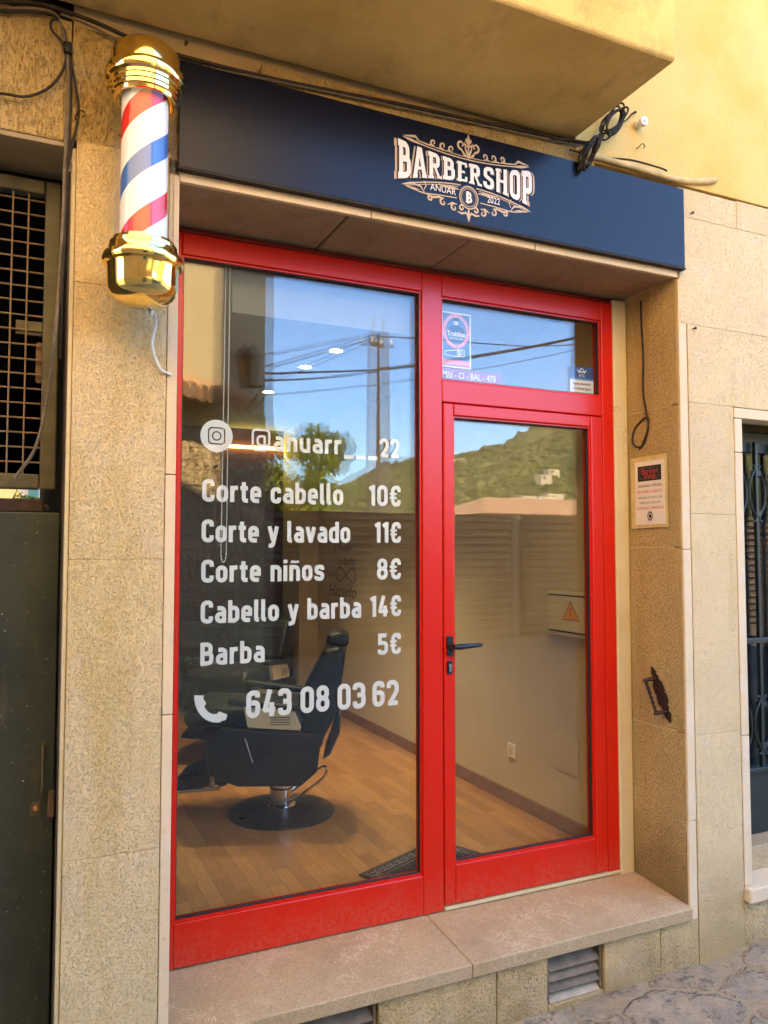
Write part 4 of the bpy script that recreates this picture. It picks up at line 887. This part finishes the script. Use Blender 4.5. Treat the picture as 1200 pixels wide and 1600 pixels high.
mb = MB(); mb.prism(rpath([(-.470, 1.955), (-.450, 1.955), (-.450, 2.085), (-.470, 2.085)], .008, True), (0, -.104, 0), (1, 0, 0), (0, 0, 1), .004); mb.build('latch_plate', M['brownjamb'], gt)
c = Vector((-.443, -.135, .632)); mb = MB(); mb.prism(rpath(_rect(-.014, -.020, .014, .020), .004, True), c, (1, 0, 0), (0, 0, 1), .003); lk = mb.build('lock_plate', M['olive'], gt, bevel=.001)
MB().tube([c + Vector((0, -.002, .004)), c + Vector((0, -.014, .004))], .0065, 12).build('lock_cylinder', M['terracotta'], lk, smooth=True)
h0, h1 = at(67, 1165, y=-.138), at(66, 1238, y=-.138)
mb = MB(); mb.tube(smooth_pts([h0, h0 + Vector((0, -.022, -.012)), (h0 + h1) / 2 + Vector((0, -.028, 0)), h1 + Vector((0, -.022, .012)), h1]), .0045, 8)
for p in (h0, h1): mb.prism([(-.006, -.010), (0, -.018), (.006, -.010), (.007, .008), (0, .016), (-.007, .008)], p + Vector((0, .003, 0)), (1, 0, 0), (0, 0, 1), .004)
mb.build('handle', M['olive'], gt, smooth=True)
mb = MB(); mb.box(-.408, -.3905, -.155, -.1355, .605, .685); mb.build('latch', M['brownjamb'], gt, bevel=.002)
# what shows through the gap over the gate: back yard; house tops, out of view, raised to block the sun
tag(MB().box(-6, 1, 7.0, 7.3, -.4, 1.93).build('yard_wall', M['hwhite']), 'low whitewashed yard wall behind the gate carrying flowerpots', 'wall')
h = thing('yard_house', 'yellow house with an orange band seen through the gate gap', 'house', (-2, 10, 0)); MB().box(-6, -.56, 10, 14, -.4, 6.5).build('wall', M['hyellow'], h); MB().box(-6, -.5605, 9.985, 9.9995, 2.36, 2.56).build('painted_band', M['horange'], h); MB().box(-6, -.5, 9.9, 14, 6.5, 6.65).build('roof', M['tile'], h)
h = thing('yard_house', 'pale blue house with a teal shutter seen through the gate gap', 'house', (1, 10.2, 0)); MB().box(-.5595, 3, 10.2, 14, -.4, 6.8).build('wall', M['hblue'], h); MB().box(-.44, -.30, 10.17, 10.199, 2.15, 2.62).build('shutter', M['shutter'], h); MB().box(-.58, 3, 10.1, 14, 6.8, 6.9).build('roof', M['tile'], h)
def pot(x, r, hgt, label, bush):
    t = thing('flowerpot', label, 'flowerpot', (x, 7.15, 1.93), 'flowerpots on the yard wall'); MB().lathe([(0, 1.9301), (r * .72, 1.9301), (r, 1.93 + hgt * .85), (r * 1.1, 1.93 + hgt * .86), (r * 1.1, 1.93 + hgt), (r * .95, 1.93 + hgt), (0, 1.93 + hgt * .9)], (x, 7.15, 0), 20).build('pot', M['terracotta'], t, smooth=True)
    mb = MB(); rr = random.Random(int(x * 1000) & 255)
    for k in range(60):
        c = Vector((x + rr.gauss(0, r * .7), 7.15 + rr.gauss(0, r * .6), 1.93 + hgt + abs(rr.gauss(0, bush)))); d1, d2 = Vector((rr.uniform(-1, 1), rr.uniform(-1, 1), rr.uniform(-1, 1))).normalized() * .022, Vector((rr.uniform(-1, 1), rr.uniform(-1, 1), rr.uniform(-1, 1))).normalized() * .014
        mb.quad(c - d1, c - d2, c + d1, c + d2)
    mb.build('foliage', M['leafbright'], t)
pot(-.565, .040, .075, 'round flowerpot with a small plant before the yellow house', .06); pot(-.470, .040, .08, 'left of the two flowerpots before the blue house', .03); pot(-.395, .048, .085, 'orange tapered flowerpot before the blue house', .02)

# ------------------------------------------------------------------ right neighbour: door with wrought iron grille
gd = thing('grille_door', 'dark green door with wrought iron grille at the right edge', 'door', (2.9, -.1, .09))
DY = -.125
mb = MB(); mb.box(2.406, 2.60, DY + .02, DY + .06, .086, 2.0); mb.box(2.6005, 3.399, DY + .02, DY + .06, .086, .40); mb.box(2.6005, 3.399, DY + .02, DY + .06, 1.90, 2.0); mb.box(3.2, 3.399, DY + .02, DY + .06, .4005, 1.8995); mb.build('frame', M['greendoor'], gd, bevel=.004)
mb = MB(); mb.box(2.600, 3.20, DY + .03, DY + .036, .40, 1.90); mb.build('pane', M['glass'], gd)
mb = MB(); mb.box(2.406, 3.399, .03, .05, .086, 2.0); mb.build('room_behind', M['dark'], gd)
mb = MB(); mb.box(2.5, 3.3, DY - .02, DY + .019, .385, .405); mb.box(2.406, 3.39, DY - .012, DY + .004, .985, 1.010); mb.build('rail', M['greendoor'], gd, bevel=.003)
for k in range(6):
    x = 2.590 + .125 * k
    b = MB().box(x - .009, x + .009, DY - .010, DY + .010, .40, 1.95).build('bar', M['greendoor'], gd, bevel=.003)
    for zc in (1.70, .60):
        mb = MB()
        for s_ in (-1, 1): mb.tube(smooth_pts([(x + s_ * .012, DY - .008, zc + .115), (x + s_ * .045, DY - .008, zc + .055), (x + s_ * .052, DY - .008, zc), (x + s_ * .045, DY - .008, zc - .055), (x + s_ * .012, DY - .008, zc - .115), (x + s_ * .020, DY - .008, zc - .135), (x + s_ * .028, DY - .008, zc - .130)]), .0055, 6); mb.tube(smooth_pts([(x + s_ * .012, DY - .008, zc + .115), (x + s_ * .020, DY - .008, zc + .135), (x + s_ * .028, DY - .008, zc + .130)]), .005, 6)
        mb.box(x - .016, x + .016, DY - .017, DY + .012, zc + .085, zc + .110); mb.box(x - .016, x + .016, DY - .017, DY + .012, zc - .110, zc - .085); mb.build('scroll', M['greendoor'], b, smooth=True)

# ------------------------------------------------------------------ inside the shop
def chair_parts():
    t = thing('barber_chair', 'black leather barber chair with cream arm panels on a round base', 'barber chair', (0, 0, 0))
    def pr(poly, y0, y1, nm, m, par=t, bevel=.02, r=.0, sm=True): return MB().prism(rpath(poly, r, True, 4) if r else poly, (0, y1, 0), (1, 0, 0), (0, 0, 1), y1 - y0).build(nm, m, par, smooth=sm, bevel=bevel, seg=3)
    MB().lathe([(0, .0), (.285, .0), (.287, .008), (.270, .020), (.18, .032), (.08, .042), (.0, .044)], (0, 0, 0), 48).build('base', M['black'], t, smooth=True)
    MB().lathe([(.075, .040), (.07, .05), (.062, .055), (.062, .13), (.050, .135), (.050, .235), (0, .235)], (0, 0, 0), 28).build('column', M['chrome'], t, smooth=True)
    MB().tube(smooth_pts([(.03, -.065, .075), (.10, -.085, .11), (.22, -.10, .20), (.245, -.10, .245), (.235, -.085, .262), (.20, -.08, .245), (.12, -.075, .175), (.06, -.07, .13)]), .0065, 8).build('pump_lever', M['chrome'], t, smooth=True)
    for s_ in (-1, 1):
        ya, yb = (-.285, -.245) if s_ < 0 else (.245, .285)
        sp = pr([(-.30, .255), (-.19, .215), (.12, .215), (.205, .285), (.225, .45), (.21, .475), (-.15, .495), (-.30, .505), (-.33, .40)], ya, yb, 'side_panel', M['leather'], bevel=.012, r=.03)
        q0 = -.287 if s_ < 0 else .287
        MB().tube([(-.155, q0, .455), (-.115, q0, .335)], .004, 6).build('trim', M['steel'], sp)
        pr([(-.17, .625), (-.145, .505), (.13, .490), (.09, .585)], ya + .005, yb - .005, 'arm_panel', M['cream'], bevel=.006, r=.012)
        pr([(-.24, .620), (.10, .590), (.11, .615), (-.22, .655), (-.25, .645)], ya - .012, yb + .012, 'armrest', M['leather'], bevel=.010)
        for k in range(4): MB().box(-.03, .07, (ya + .002) if s_ < 0 else (yb - .002 - .002), (ya + .004) if s_ < 0 else (yb - .002), .520 + k * .012, .524 + k * .012).build('louvre', M['cablegrey'], t.children[-2] if False else None or sp)
    pr([(-.47, .50), (-.48, .56), (-.44, .60), (.10, .585), (.15, .52), (.12, .485)], -.235, .235, 'seat_cushion', M['leather'], bevel=.03, r=.03)
    pr([(-.20, .236), (.10, .236), (.10, .484), (-.30, .49)], -.22, .22, 'seat_frame', M['black'], bevel=.01)
    pr([(.115, .48), (.105, .64), (.155, .74), (.235, .88), (.31, .90), (.345, .86), (.325, .72), (.295, .55), (.215, .40), (.15, .42)], -.225, .225, 'backrest', M['leather'], bevel=.035, r=.03)
    pr([(.235, .905), (.25, .955), (.31, .965), (.355, .945), (.36, .895), (.32, .885)], -.13, .13, 'headrest', M['leather'], bevel=.02, r=.02)
    pr([(.300, .56), (.318, .55), (.315, .45), (.265, .34), (.225, .315), (.262, .42)], -.17, .17, 'back_flap', M['black'], bevel=.01)
    pr([(-.38, .50), (-.30, .50), (-.27, .27), (-.25, .20), (-.30, .18), (-.36, .27)], -.19, .19, 'calf_rest', M['leather'], bevel=.02)
    fr_ = pr([(-.56, .175), (-.55, .195), (-.42, .255), (-.30, .235), (-.28, .205), (-.50, .160)], -.19, .19, 'footrest', M['black'], bevel=.008)
    MB().tube([(-.56, -.195, .165), (-.29, -.195, .185)], .009, 8).build('rail', M['chrome'], fr_, smooth=True)
    MB().box(-.345, -.320, -.197, -.191, .19, .245).build('bracket', M['steel'], fr_, bevel=.002)
    return t
ch = chair_parts(); ch.location = (.790, 1.300, IZ0); ch.rotation_euler.z = R(-23)
def copy_tree(o, parent=None):
    c = o.copy(); COL.objects.link(c)
    if parent: c.parent = parent
    for k in list(o.children): copy_tree(k, c)
    return c
c2 = copy_tree(ch); c2.location = (.98, 2.75, IZ0); c2.rotation_euler.z = R(48); c2['label'] = 'farther black barber chair half hidden behind the nearer one'
ch['label'] = 'nearer black leather barber chair with cream arm panels on a round base'
for o in (ch, c2): o['group'] = 'barber chairs inside the shop'
ct = thing('counter', 'low black counter against the burgundy back wall', 'counter', (1.2, 4.4, IZ0)); MB().box(.3, 1.78, 4.15, 4.54, IZ0 + .06, .74).build('cabinet', M['black'], ct, bevel=.005); MB().box(.28, 1.79, 4.12, 4.545, .7405, .775).build('counter_top', M['rubber'], ct, bevel=.004)
# rolled blind and its bead chain
bl = thing('roller_blind', 'beige roller blind pulled a little down behind the tall window', 'blind', (.62, .12, 2.5))
MB().box(.212, 1.035, .118, .1195, 2.345, 2.53).build('fabric', M['blind'], bl); MB().tube([(.205, .135, 2.545), (1.04, .135, 2.545)], .024, 16).build('roll', M['blind'], bl, smooth=True); MB().box(.212, 1.035, .114, .123, 2.332, 2.3445).build('hem_bar', M['blind'], bl, bevel=.002)
pts = [Vector((.200, .105, 2.54)).lerp(Vector((.196, .105, 1.42)), t) for t in np.linspace(0, 1, 260)] + [Vector((.186 - .010 * math.cos(a + math.pi), .105, 1.42 - .04 * math.sin(a))) for a in np.linspace(0, math.pi, 16)][1:-1] + [Vector((.176, .105, 1.42)).lerp(Vector((.184, .105, 2.54)), t) for t in np.linspace(0, 1, 260)]
MB().tube(pts, [.0009 if k % 2 else .0028 for k in range(len(pts))], 6).build('bead_chain', M['ceramic'], bl)
# door mat with key border
mt = thing('door_mat', 'dark grey door mat with a light key pattern border', 'mat', (1.2, .35, IZ0))
A0 = Vector((.842, .362, 0)); e1 = Vector((.910, .414, 0)); e2 = Vector((.414, -.910, 0)); W1, W2 = .545, .285
def mf(z): return lambda u, v: (A0.x + e1.x * u + e2.x * v, A0.y + e1.y * u + e2.y * v, z)
MB().prism(_rect(0, 0, W1, W2), A0 + Vector((0, 0, IZ0 + .009)), e1, e2, .0085).build('pile', M['matgrey'], mt, bevel=.002)
mb = MB(); q = IZ0 + .0105
def key(o, d, nrm, n, s):
    for k in range(n):
        b = Vector(o) + Vector(d) * (k * s); D, Nn_ = Vector(d), Vector(nrm)
        P = [b, b + Nn_ * s * .8, b + D * s * .75 + Nn_ * s * .8, b + D * s * .75 + Nn_ * s * .28, b + D * s * .36 + Nn_ * s * .28, b + D * s * .36 + Nn_ * s * .5]
        mb.strip([(p.x, p.y) for p in P], s * .15, False, mf(q + .0001 * (k % 2)))
key((.025, .022), (1, 0), (0, 1), 10, .05); key((.525, .022), (0, 1), (-1, 0), 5, .05); key((.022, .26), (0, -1), (1, 0), 4, .05)
mb.strip(_rect(.014, .012, W1 - .014, W2 - .012), .004, True, mf(q - .0003)); mb.strip(_rect(.085, .085, W1 - .085, W2 - .02), .004, True, mf(q - .0003))
mb.strip([(.27 + .06 * math.cos(a), .20 + .05 * math.sin(a)) for a in np.linspace(0, 6.28, 25)[:-1]], .008, True, mf(q - .0002)); mb.build('key_pattern', M['matlight'], mt)
# fittings on the right-hand interior wall
eb = thing('meter_box', 'cream electrical box with an orange warning triangle on the interior wall', 'electrical box', (IX1, .4, 1.0))
pA, pB = at(858, 915, x=1.91), at(920, 998, x=1.91)
MB().box(1.912, IX1 - .0005, .16, pA.y + .01, 1.01, 1.226).build('case', M['boxcream'], eb, bevel=.006); MB().box(1.904, 1.9115, .163, pA.y + .003, 1.035, 1.202).build('lid', M['boxcream'], eb, bevel=.003)
for z_ in (1.2035, 1.0275): MB().box(1.9075, 1.9115, .163, pA.y + .003, z_, z_ + .006).build('lid_gap_shade', M['ink'], eb)  # solid dark strips put shade into the lid edges
tc, tb0, tb1 = at(891, 941, x=1.903), at(880, 967, x=1.903), at(904, 970, x=1.903)
MB().prism([(tc.y, tc.z + .006), (tb0.y + .006, tb0.z - .003), (tb1.y - .006, tb0.z - .003)], (1.9036, 0, 0), (0, 1, 0), (0, 0, 1), .0003).build('warning_edge', M['ink'], eb)
MB().prism([(tc.y, tc.z), (tb0.y, tb0.z), (tb1.y, tb0.z)], (1.9030, 0, 0), (0, 1, 0), (0, 0, 1), .0003).build('warning_triangle', M['orange'], eb)
mz = (tc.z + tb0.z) / 2 - .006; my = tc.y
mb = MB(); mb.strip([(my + .003, mz + .022), (my - .004, mz + .002), (my + .004, mz + .003), (my - .001, mz - .014)], .004, False, lambda a, b: (1.9022, a, b)); mb.poly([(my + .005, mz - .012), (my - .007, mz - .012), (my - .001, mz - .022)], lambda a, b: (1.9021, a, b)); mb.build('lightning_mark', M['ink'], eb)
so_ = thing('wall_socket', 'white round wall socket low on the interior wall', 'socket', (IX1, .91, .3)); p = at(798.5, 1173, x=IX1 - .01)
MB().box(IX1 - .012, IX1 - .0005, p.y - .037, p.y + .037, p.z - .04, p.z + .04).build('plate', M['ceramic'], so_, bevel=.004); MB().lathe([(.018, -.0008), (.020, -.0008), (.021, .0), (.0205, .0004)], (IX1 - .0122, p.y, p.z), 24, 'x').build('rim', M['boxcream'], so_); MB().lathe([(0, -.0004), (.017, -.0004)], (IX1 - .0122, p.y, p.z), 24, 'x').build('well', M['cablegrey'], so_)
q0, q1 = at(867, 1145, x=IX1), at(905, 1216, x=IX1); tag(MB().box(IX1 - .006, IX1 - .0005, q1.y, q0.y, q1.z, q0.z).build('access_cover', M['intwall'], bevel=.003), 'flush square access cover painted like the interior wall', 'cover')
wl = thing('wall_lettering', 'black script wall motto low down on the far interior wall', 'lettering', (IX1, 3.5, 1.2))
def wm(txt, s, z, yc=3.46, sq=1.3): textmesh(txt, s, lambda u, v: (IX1 - .002, yc - u, z + v), 'script_line', M['veiledink'], wl, 'CENTER', sq, .30)
wm('· Si Puedes ·', .085, 1.425); wm('Soñarlo', .10, 1.310, 3.38); wm('Puedes', .075, 1.205, 3.70); wm('Hacerlo', .15, 1.035)
MB().strip([(3.36 + .21 * math.sin(t), 1.225 + .06 * math.sin(2 * t)) for t in np.linspace(0, 2 * math.pi, 49)[:-1]], .012, True, lambda u, v: (IX1 - .0025, u, v)).build('infinity_sign', M['veiledink'], wl)
# lamps: recessed downlights and a strip on the back wall
for k, (dx, dy) in enumerate(((1.146, 1.43), (1.114, 1.89), (1.122, 2.75))):
    t = thing('downlight', 'lit recessed ceiling downlight, %s in the row' % ('nearest the window', 'middle one', 'farthest from the window')[k], 'ceiling light', (dx, dy, IZ1), 'downlights in the shop ceiling')
    MB().lathe([(.036, -.0005), (.050, -.0005), (.050, -.006), (.040, -.008), (.036, -.0005)], (dx, dy, IZ1), 28).build('trim_ring', M['ceramic'], t, smooth=True); MB().lathe([(0, -.002), (.035, -.002)], (dx, dy, IZ1), 24).build('lamp', M['lamp'], t)
    l = bpy.data.lights.new('downlight_lamp', 'SPOT'); l.energy = 7.0; l.color = (1, .86, .64); l.spot_size = R(76); l.spot_blend = .7; l.shadow_soft_size = .05
    lo = bpy.data.objects.new('downlight_lamp', l); COL.objects.link(lo); lo.parent = t; lo.location = (0, 0, -.02)
a0, a1 = at(365, 697, y=4.52), at(468, 703, y=4.52); tag(MB().box(a0.x - .1, 1.80, 4.515, 4.5495, a1.z - .012, a1.z + .012).build('strip_light', M['led'], bevel=.004), 'thin yellow lit strip light on the dark back wall', 'strip light')

# ------------------------------------------------------------------ across the street (seen mirrored in the glass)
FY = -9.11
def fence_panel(x0, x1, label):
    t = thing('metal_fence', label, 'fence', ((x0 + x1) / 2, FY, gz(5) - .1), 'corrugated fence panels across the street')
    mb = MB(); zs = np.linspace(-.32, 2.075, 18 * 8 + 1); per = (2.075 + .32) / 18
    pr_ = []
    for z in zs:
        a = ((z + .32) / per) % 1; pr_.append((FY + .055 * max(-1, min(1, 1.5 * math.sin(2 * math.pi * a))), z))
    k = len(pr_); mb.add([(x, y, z) for x in (x0, x1) for y, z in pr_], [(i, i + 1, k + i + 1, k + i) for i in range(k - 1)]); mb.build('sheet', M['fencemetal'], t, smooth=True, auto=50)
    for x in np.arange(x0 + .06, x1, 2.0): MB().box(x - .04, x + .04, FY - .14, FY - .045, -.5, 2.02).build('post', M['olive'], t)
fence_panel(.6, 7.55, 'long stretch of brown corrugated fence left of the slit'); fence_panel(7.80, 15.5, 'brown corrugated fence right of the slit')
tag(MB().box(7.555, 7.705, FY - .05, FY + .05, -.5, 2.06).build('fence_post', M['fencemetal'], bevel=.01), 'wide brown post standing at the slit in the fence', 'post')
# oblique old house
O_ = Vector((2.16, -6.0, 0)); dv = Vector((-.79, .613, 0)).normalized(); nv = Vector((.613, .79, 0)).normalized()
ho = thing('old_house', 'old rubble stone house with plastered upper floor across the street', 'house', (1, -5.5, -.3))
def obl(mb, s0, s1, d0, d1, z0, z1):
    b = MB().box(s0, s1, d0, d1, z0, z1); return mb.add([O_ + dv * v[0] + nv * v[1] + Vector((0, 0, v[2])) for v in b.v], b.f)
obl(MB(), 0, 7, -5, 0, -.6, 3.02).build('stone_wall', M['rubble'], ho); obl(MB(), 0.0, 7, -5, -.015, 3.02, 7.2).build('plaster_wall', M['housewall'], ho)
mb = MB()
for k in range(26): mb.tube([O_ + dv * (.95 + k * .16) + nv * .40 + Vector((0, 0, 2.95)), O_ + dv * (.95 + k * .16) + nv * -.012 + Vector((0, 0, 3.13))], .085, 8)
mb.build('tile_ledge', M['tile'], ho, smooth=True)
w_ = obl(MB(), 2.6, 3.5, -.02, .01, 1.0, 2.2).build('window', M['window'], ho)
ln = thing('wall_lantern', 'black street lantern on the corner of the stone house', 'lantern', (1.8, -5.6, 3.0)); p = opp(398, 570, 5.62)
MB().tube(smooth_pts([O_ + dv * .35 + Vector((0, 0, 3.05)), O_ + dv * .37 + nv * .18 + Vector((0, 0, 3.25)), p + Vector((0, 0, -.22))]), .018, 8).build('bracket', M['black'], ln, smooth=True)
MB().lathe([(0, -.26), (.05, -.25), (.10, .08), (.13, .10), (.06, .20), (.0, .26)], p, 6).build('lamp_head', M['black'], ln)
# utility pole and overhead wires
up_ = thing('utility_pole', 'tapered concrete utility pole beyond the fence', 'utility pole', (7.23, -14, -.3))
mb = MB(); v = []
for z, w2, d2 in ((-.5, .185, .14), (6.66, .12, .09)): v += [(7.24 + a * w2, -14 + b * d2, z) for a, b in ((-1, -1), (1, -1), (1, 1), (-1, 1))]
mb.add(v, [(3, 2, 1, 0), (4, 5, 6, 7)] + [(i, (i + 1) % 4, (i + 1) % 4 + 4, i + 4) for i in range(4)]); mb.build('shaft', M['concrete'], up_, bevel=.02)
mb = MB(); mb.box(6.95, 7.55, -14.14, -14.06, 6.35, 6.43); mb.tube([(7.24, -14, 6.6), (7.24, -14, 7.0)], .03, 8); mb.build('crossarm', M['olive'], up_)
for a in (-.25, .25): MB().lathe([(0, 6.43), (.03, 6.43), (.045, 6.48), (.03, 6.5), (.045, 6.54), (0, 6.57)], (7.24 + a, -14.1, 0), 12).build('insulator', M['ceramic'], up_, smooth=True)
def owire(pts, r, label): tag(MB().tube(smooth_pts([opp(*p) for p in pts], 6), r, 6).build('overhead_wire', M['cable'], smooth=True), label, 'wire', 'overhead wires across the street')
owire([(597, 520, 13.9), (430, 553, 9.5), (280, 578, 5.6)], .010, 'wire from the pole top sloping down to the stone house')
owire([(597, 524, 13.9), (430, 572, 9.5), (280, 605, 5.6)], .014, 'second wire from the pole top, sagging lower to the stone house')
owire([(597, 526, 13.9), (500, 568, 11), (400, 605, 6.2)], .009, 'thin wire from the pole down to the wall lantern')
owire([(280, 598, 5.5), (430, 583, 10), (590, 577, 14), (691, 563, 14), (870, 533, 14), (1100, 480, 14)], .022, 'thick pair of cables rising to the right past the pole')
owire([(430, 594, 10), (520, 589, 12), (590, 580, 14), (691, 566, 14), (870, 535, 14), (1100, 482, 14)], .018, 'cable hanging just under the thick pair')
owire([(597, 524, 14), (691, 530, 14), (780, 537, 14), (870, 539, 14), (1100, 525, 14)], .015, 'cable leaving the pole top to the right nearly level')
owire([(280, 620, 5.8), (480, 612, 11), (660, 591, 14), (870, 553, 14), (1100, 500, 14)], .008, 'lowest thin wire crossing in front of the hill')
# tree behind the fence
def leaves(mb, c, rad, n, size, rnd, flat_=.8):
    for k in range(n):
        d = Vector((rnd.gauss(0, 1), rnd.gauss(0, 1), rnd.gauss(0, 1))).normalized() * rnd.random() ** .45
        p = Vector(c) + Vector((d.x * rad[0], d.y * rad[1], d.z * rad[2])); a = Vector((rnd.uniform(-1, 1), rnd.uniform(-1, 1), rnd.uniform(-1, 1))).normalized(); b = a.cross(Vector((rnd.uniform(-1, 1), rnd.uniform(-1, 1), rnd.uniform(-1, 1)))).normalized()
        s_ = size * rnd.uniform(.6, 1.3); mb.quad(p - a * s_, p - b * s_ * .5, p + a * s_, p + b * s_ * .5)
rnd = random.Random(11)
tr = thing('tree', 'bushy green tree standing behind the corrugated fence', 'tree', (5.8, -15.2, -.3))
mb = MB(); mb.tube(smooth_pts([(5.75, -15.2, -.4), (5.7, -15.2, 1.2), (5.82, -15.2, 2.3), (5.8, -15.2, 3.2)]), [.13] * 8 + [.10] * 8 + [.06] * 9, 8)
cl = []
for k in range(26):
    a = rnd.uniform(0, 6.28); r_ = rnd.uniform(.2, .95); cl.append((5.55 + 1.1 * r_ * math.cos(a), -15.2 + r_ * math.sin(a), rnd.uniform(2.3, 4.45) - .35 * r_))
for c_ in cl[:14]: mb.tube([(5.8, -15.2, 2.2), ((5.8 + c_[0]) / 2, (-15.2 + c_[1]) / 2, (2.4 + c_[2]) / 2), c_], [.05, .03, .01], 5)
mb.build('trunk', M['bark'], tr, smooth=True)
mb = MB()
for c_ in cl: leaves(mb, c_, (.40, .40, .34), 520, .055, rnd)
mb.build('crown', M['leafdark'], tr)
for k, (bx, by, lab) in enumerate(((5.2, -10.6, 'bright green bush behind the fence left of the tree'), (6.3, -10.9, 'bright green bush behind the fence right of the tree'), (4.2, -10.9, 'bright green bush behind the fence by the old house'))):
    t = thing('bush', lab, 'bush', (bx, by, -.3)); mb = MB(); leaves(mb, (bx, by, 1.15), (.62, .5, 1.05), 1500, .045, rnd); mb.build('foliage', M['leafbright'], t)
    MB().tube([(bx, by, -.4), (bx, by, 1.2)], [.04, .02], 6).build('stem', M['bark'], t)
# low tiled house beyond the fence, village houses, hills
def small_house(x, y, z, w, d, h_, label, roof=True, wm_='hwhite', zb=-1.0):
    t = thing('village_house', label, 'house', (x, y, zb)); MB().box(x - w / 2, x + w / 2, y - d / 2, y + d / 2, zb, z + h_).build('wall', M[wm_], t)
    if roof:
        m_ = MB(); m_.add([(x - w / 2 - .3, y + d / 2 + .3, z + h_), (x + w / 2 + .3, y + d / 2 + .3, z + h_), (x + w / 2 + .3, y - d / 2 - .3, z + h_), (x - w / 2 - .3, y - d / 2 - .3, z + h_), (x - w * .22, y, z + h_ + w * .12), (x + w * .5, y, z + h_ + w * .12)], [(0, 1, 5, 4), (1, 2, 5), (2, 3, 4, 5), (3, 0, 4), (3, 2, 1, 0)]); m_.build('roof', M['tile'], t)
    for k in range(max(1, int(w / 3))): MB().box(x - w / 2 + .8 + k * 2.6, x - w / 2 + 1.7 + k * 2.6, y + d / 2 - .05, y + d / 2 + .06, z + h_ * .35, z + h_ * .75).build('window', M['window'], t)
small_house(24, -33, 1.2, 9, 8, 2.05, 'low broad house with a clay tile roof just over the fence')
def hz(x, y):
    """terrain height over the fields: a near scrub hill and a taller ridge behind"""
    d_ = -y; r = 23 + max(0, (x - 110)) * .26 + 2 * math.sin(x * .05) + 1.5 * math.sin(x * .13 + 1)
    if x < 110: r = 23 - (110 - x) * .08
    t_ = (d_ - 95) / (300 - 95); k_ = max(0, min(1, t_)); k_ = k_ * k_ * (3 - 2 * k_) * .55 + k_ * .45
    down = max(0, (d_ - 300) / 160); return 2 + r * k_ - r * .6 * min(1, down) ** 1.5
def terrain(name, x0, x1, y0, y1, nx_, ny_, fn, mat, sd, amp):
    rr = np.random.RandomState(sd); N_ = rr.rand(ny_, nx_) * amp
    N_ = (N_ + np.roll(N_, 1, 0) + np.roll(N_, 1, 1)) / 1.6
    X_ = np.linspace(x0, x1, nx_); Y_ = np.linspace(y0, y1, ny_); mb = MB()
    mb.v = [(float(x), float(y), fn(float(x), float(y)) + float(N_[j, i])) for j, y in enumerate(Y_) for i, x in enumerate(X_)]
    mb.f = [(j * nx_ + i, j * nx_ + i + 1, (j + 1) * nx_ + i + 1, (j + 1) * nx_ + i) for j in range(ny_ - 1) for i in range(nx_ - 1)]
    return tag(mb.build(name, mat, smooth=True, auto=60), kind='structure')
terrain('hill', -120, 420, -90, -430, 220, 140, hz, M['hill'], 1, 1.6)
def hz2(x, y):
    d_ = -y; r = 85 + (x - 345) * .37 + 5 * math.sin(x * .03); r = max(30, r); k_ = max(0, 1 - abs(d_ - 600) / 220); return r * k_ - 4
terrain('far_ridge', 60, 900, -430, -800, 160, 40, hz2, M['hill'], 2, 5)
rnd = random.Random(5); mb = MB(); ico = bmesh.new(); bmesh.ops.create_icosphere(ico, subdivisions=1, radius=1); IV = [v.co.copy() for v in ico.verts]; IF = [tuple(v.index for v in f.verts) for f in ico.faces]; ico.free()
for k in range(9000):
    y = -rnd.uniform(105, 330); x = rnd.uniform(.30, .95) * -y + rnd.uniform(-12, 12); z = hz(x, y); s_ = rnd.uniform(.5, 1.7) * (1 + (-y) / 500)
    mb.add([(x + v.x * s_ * rnd.uniform(.7, 1.3), y + v.y * s_ * rnd.uniform(.7, 1.3), z + s_ * .35 + v.z * s_ * rnd.uniform(.6, 1.25)) for v in IV], IF)
tag(mb.build('hillside_scrub', M['scrub']), 'dark and pale scrub covering the hillside', 'scrub', kind='stuff')
for k, (px, py, d_, w, lab) in enumerate(((822, 783, 120, 3.2, 'white cube house left in the village row'), (806, 787, 112, 4, 'cream house lowest in the village row'), (848, 784, 125, 4, 'white house with several windows at the right of the village'), (863, 779, 135, 4, 'tall white house highest in the village row'), (834, 790, 105, 2.5, 'small pale house in the middle of the village row'), (862, 738, 215, 4.5, 'long pale house alone up the hillside'), (850, 747, 200, 4, 'lower pale house on the hillside terrace'))):
    p = opp(px, py, d_); small_house(p.x, p.y, p.z - 1.0, w, w * .8, 1.9, lab, False, 'hwhite', p.z - 2.5)

# air: far hills fade a little
hm = bpy.data.materials.new('haze_air'); hm.use_nodes = True; hn = hm.node_tree; hn.nodes.remove(hn.nodes['Principled BSDF'])
hv = nd(hn, 'ShaderNodeVolumePrincipled', {'Color': (.78, .84, .92, 1), 'Density': .00015}); hn.links.new(hv.outputs[0], hn.nodes['Material Output'].inputs['Volume'])
tag(MB().box(-1600, 1600, -1600, 70, -3, 235).build('haze', hm), kind='stuff')
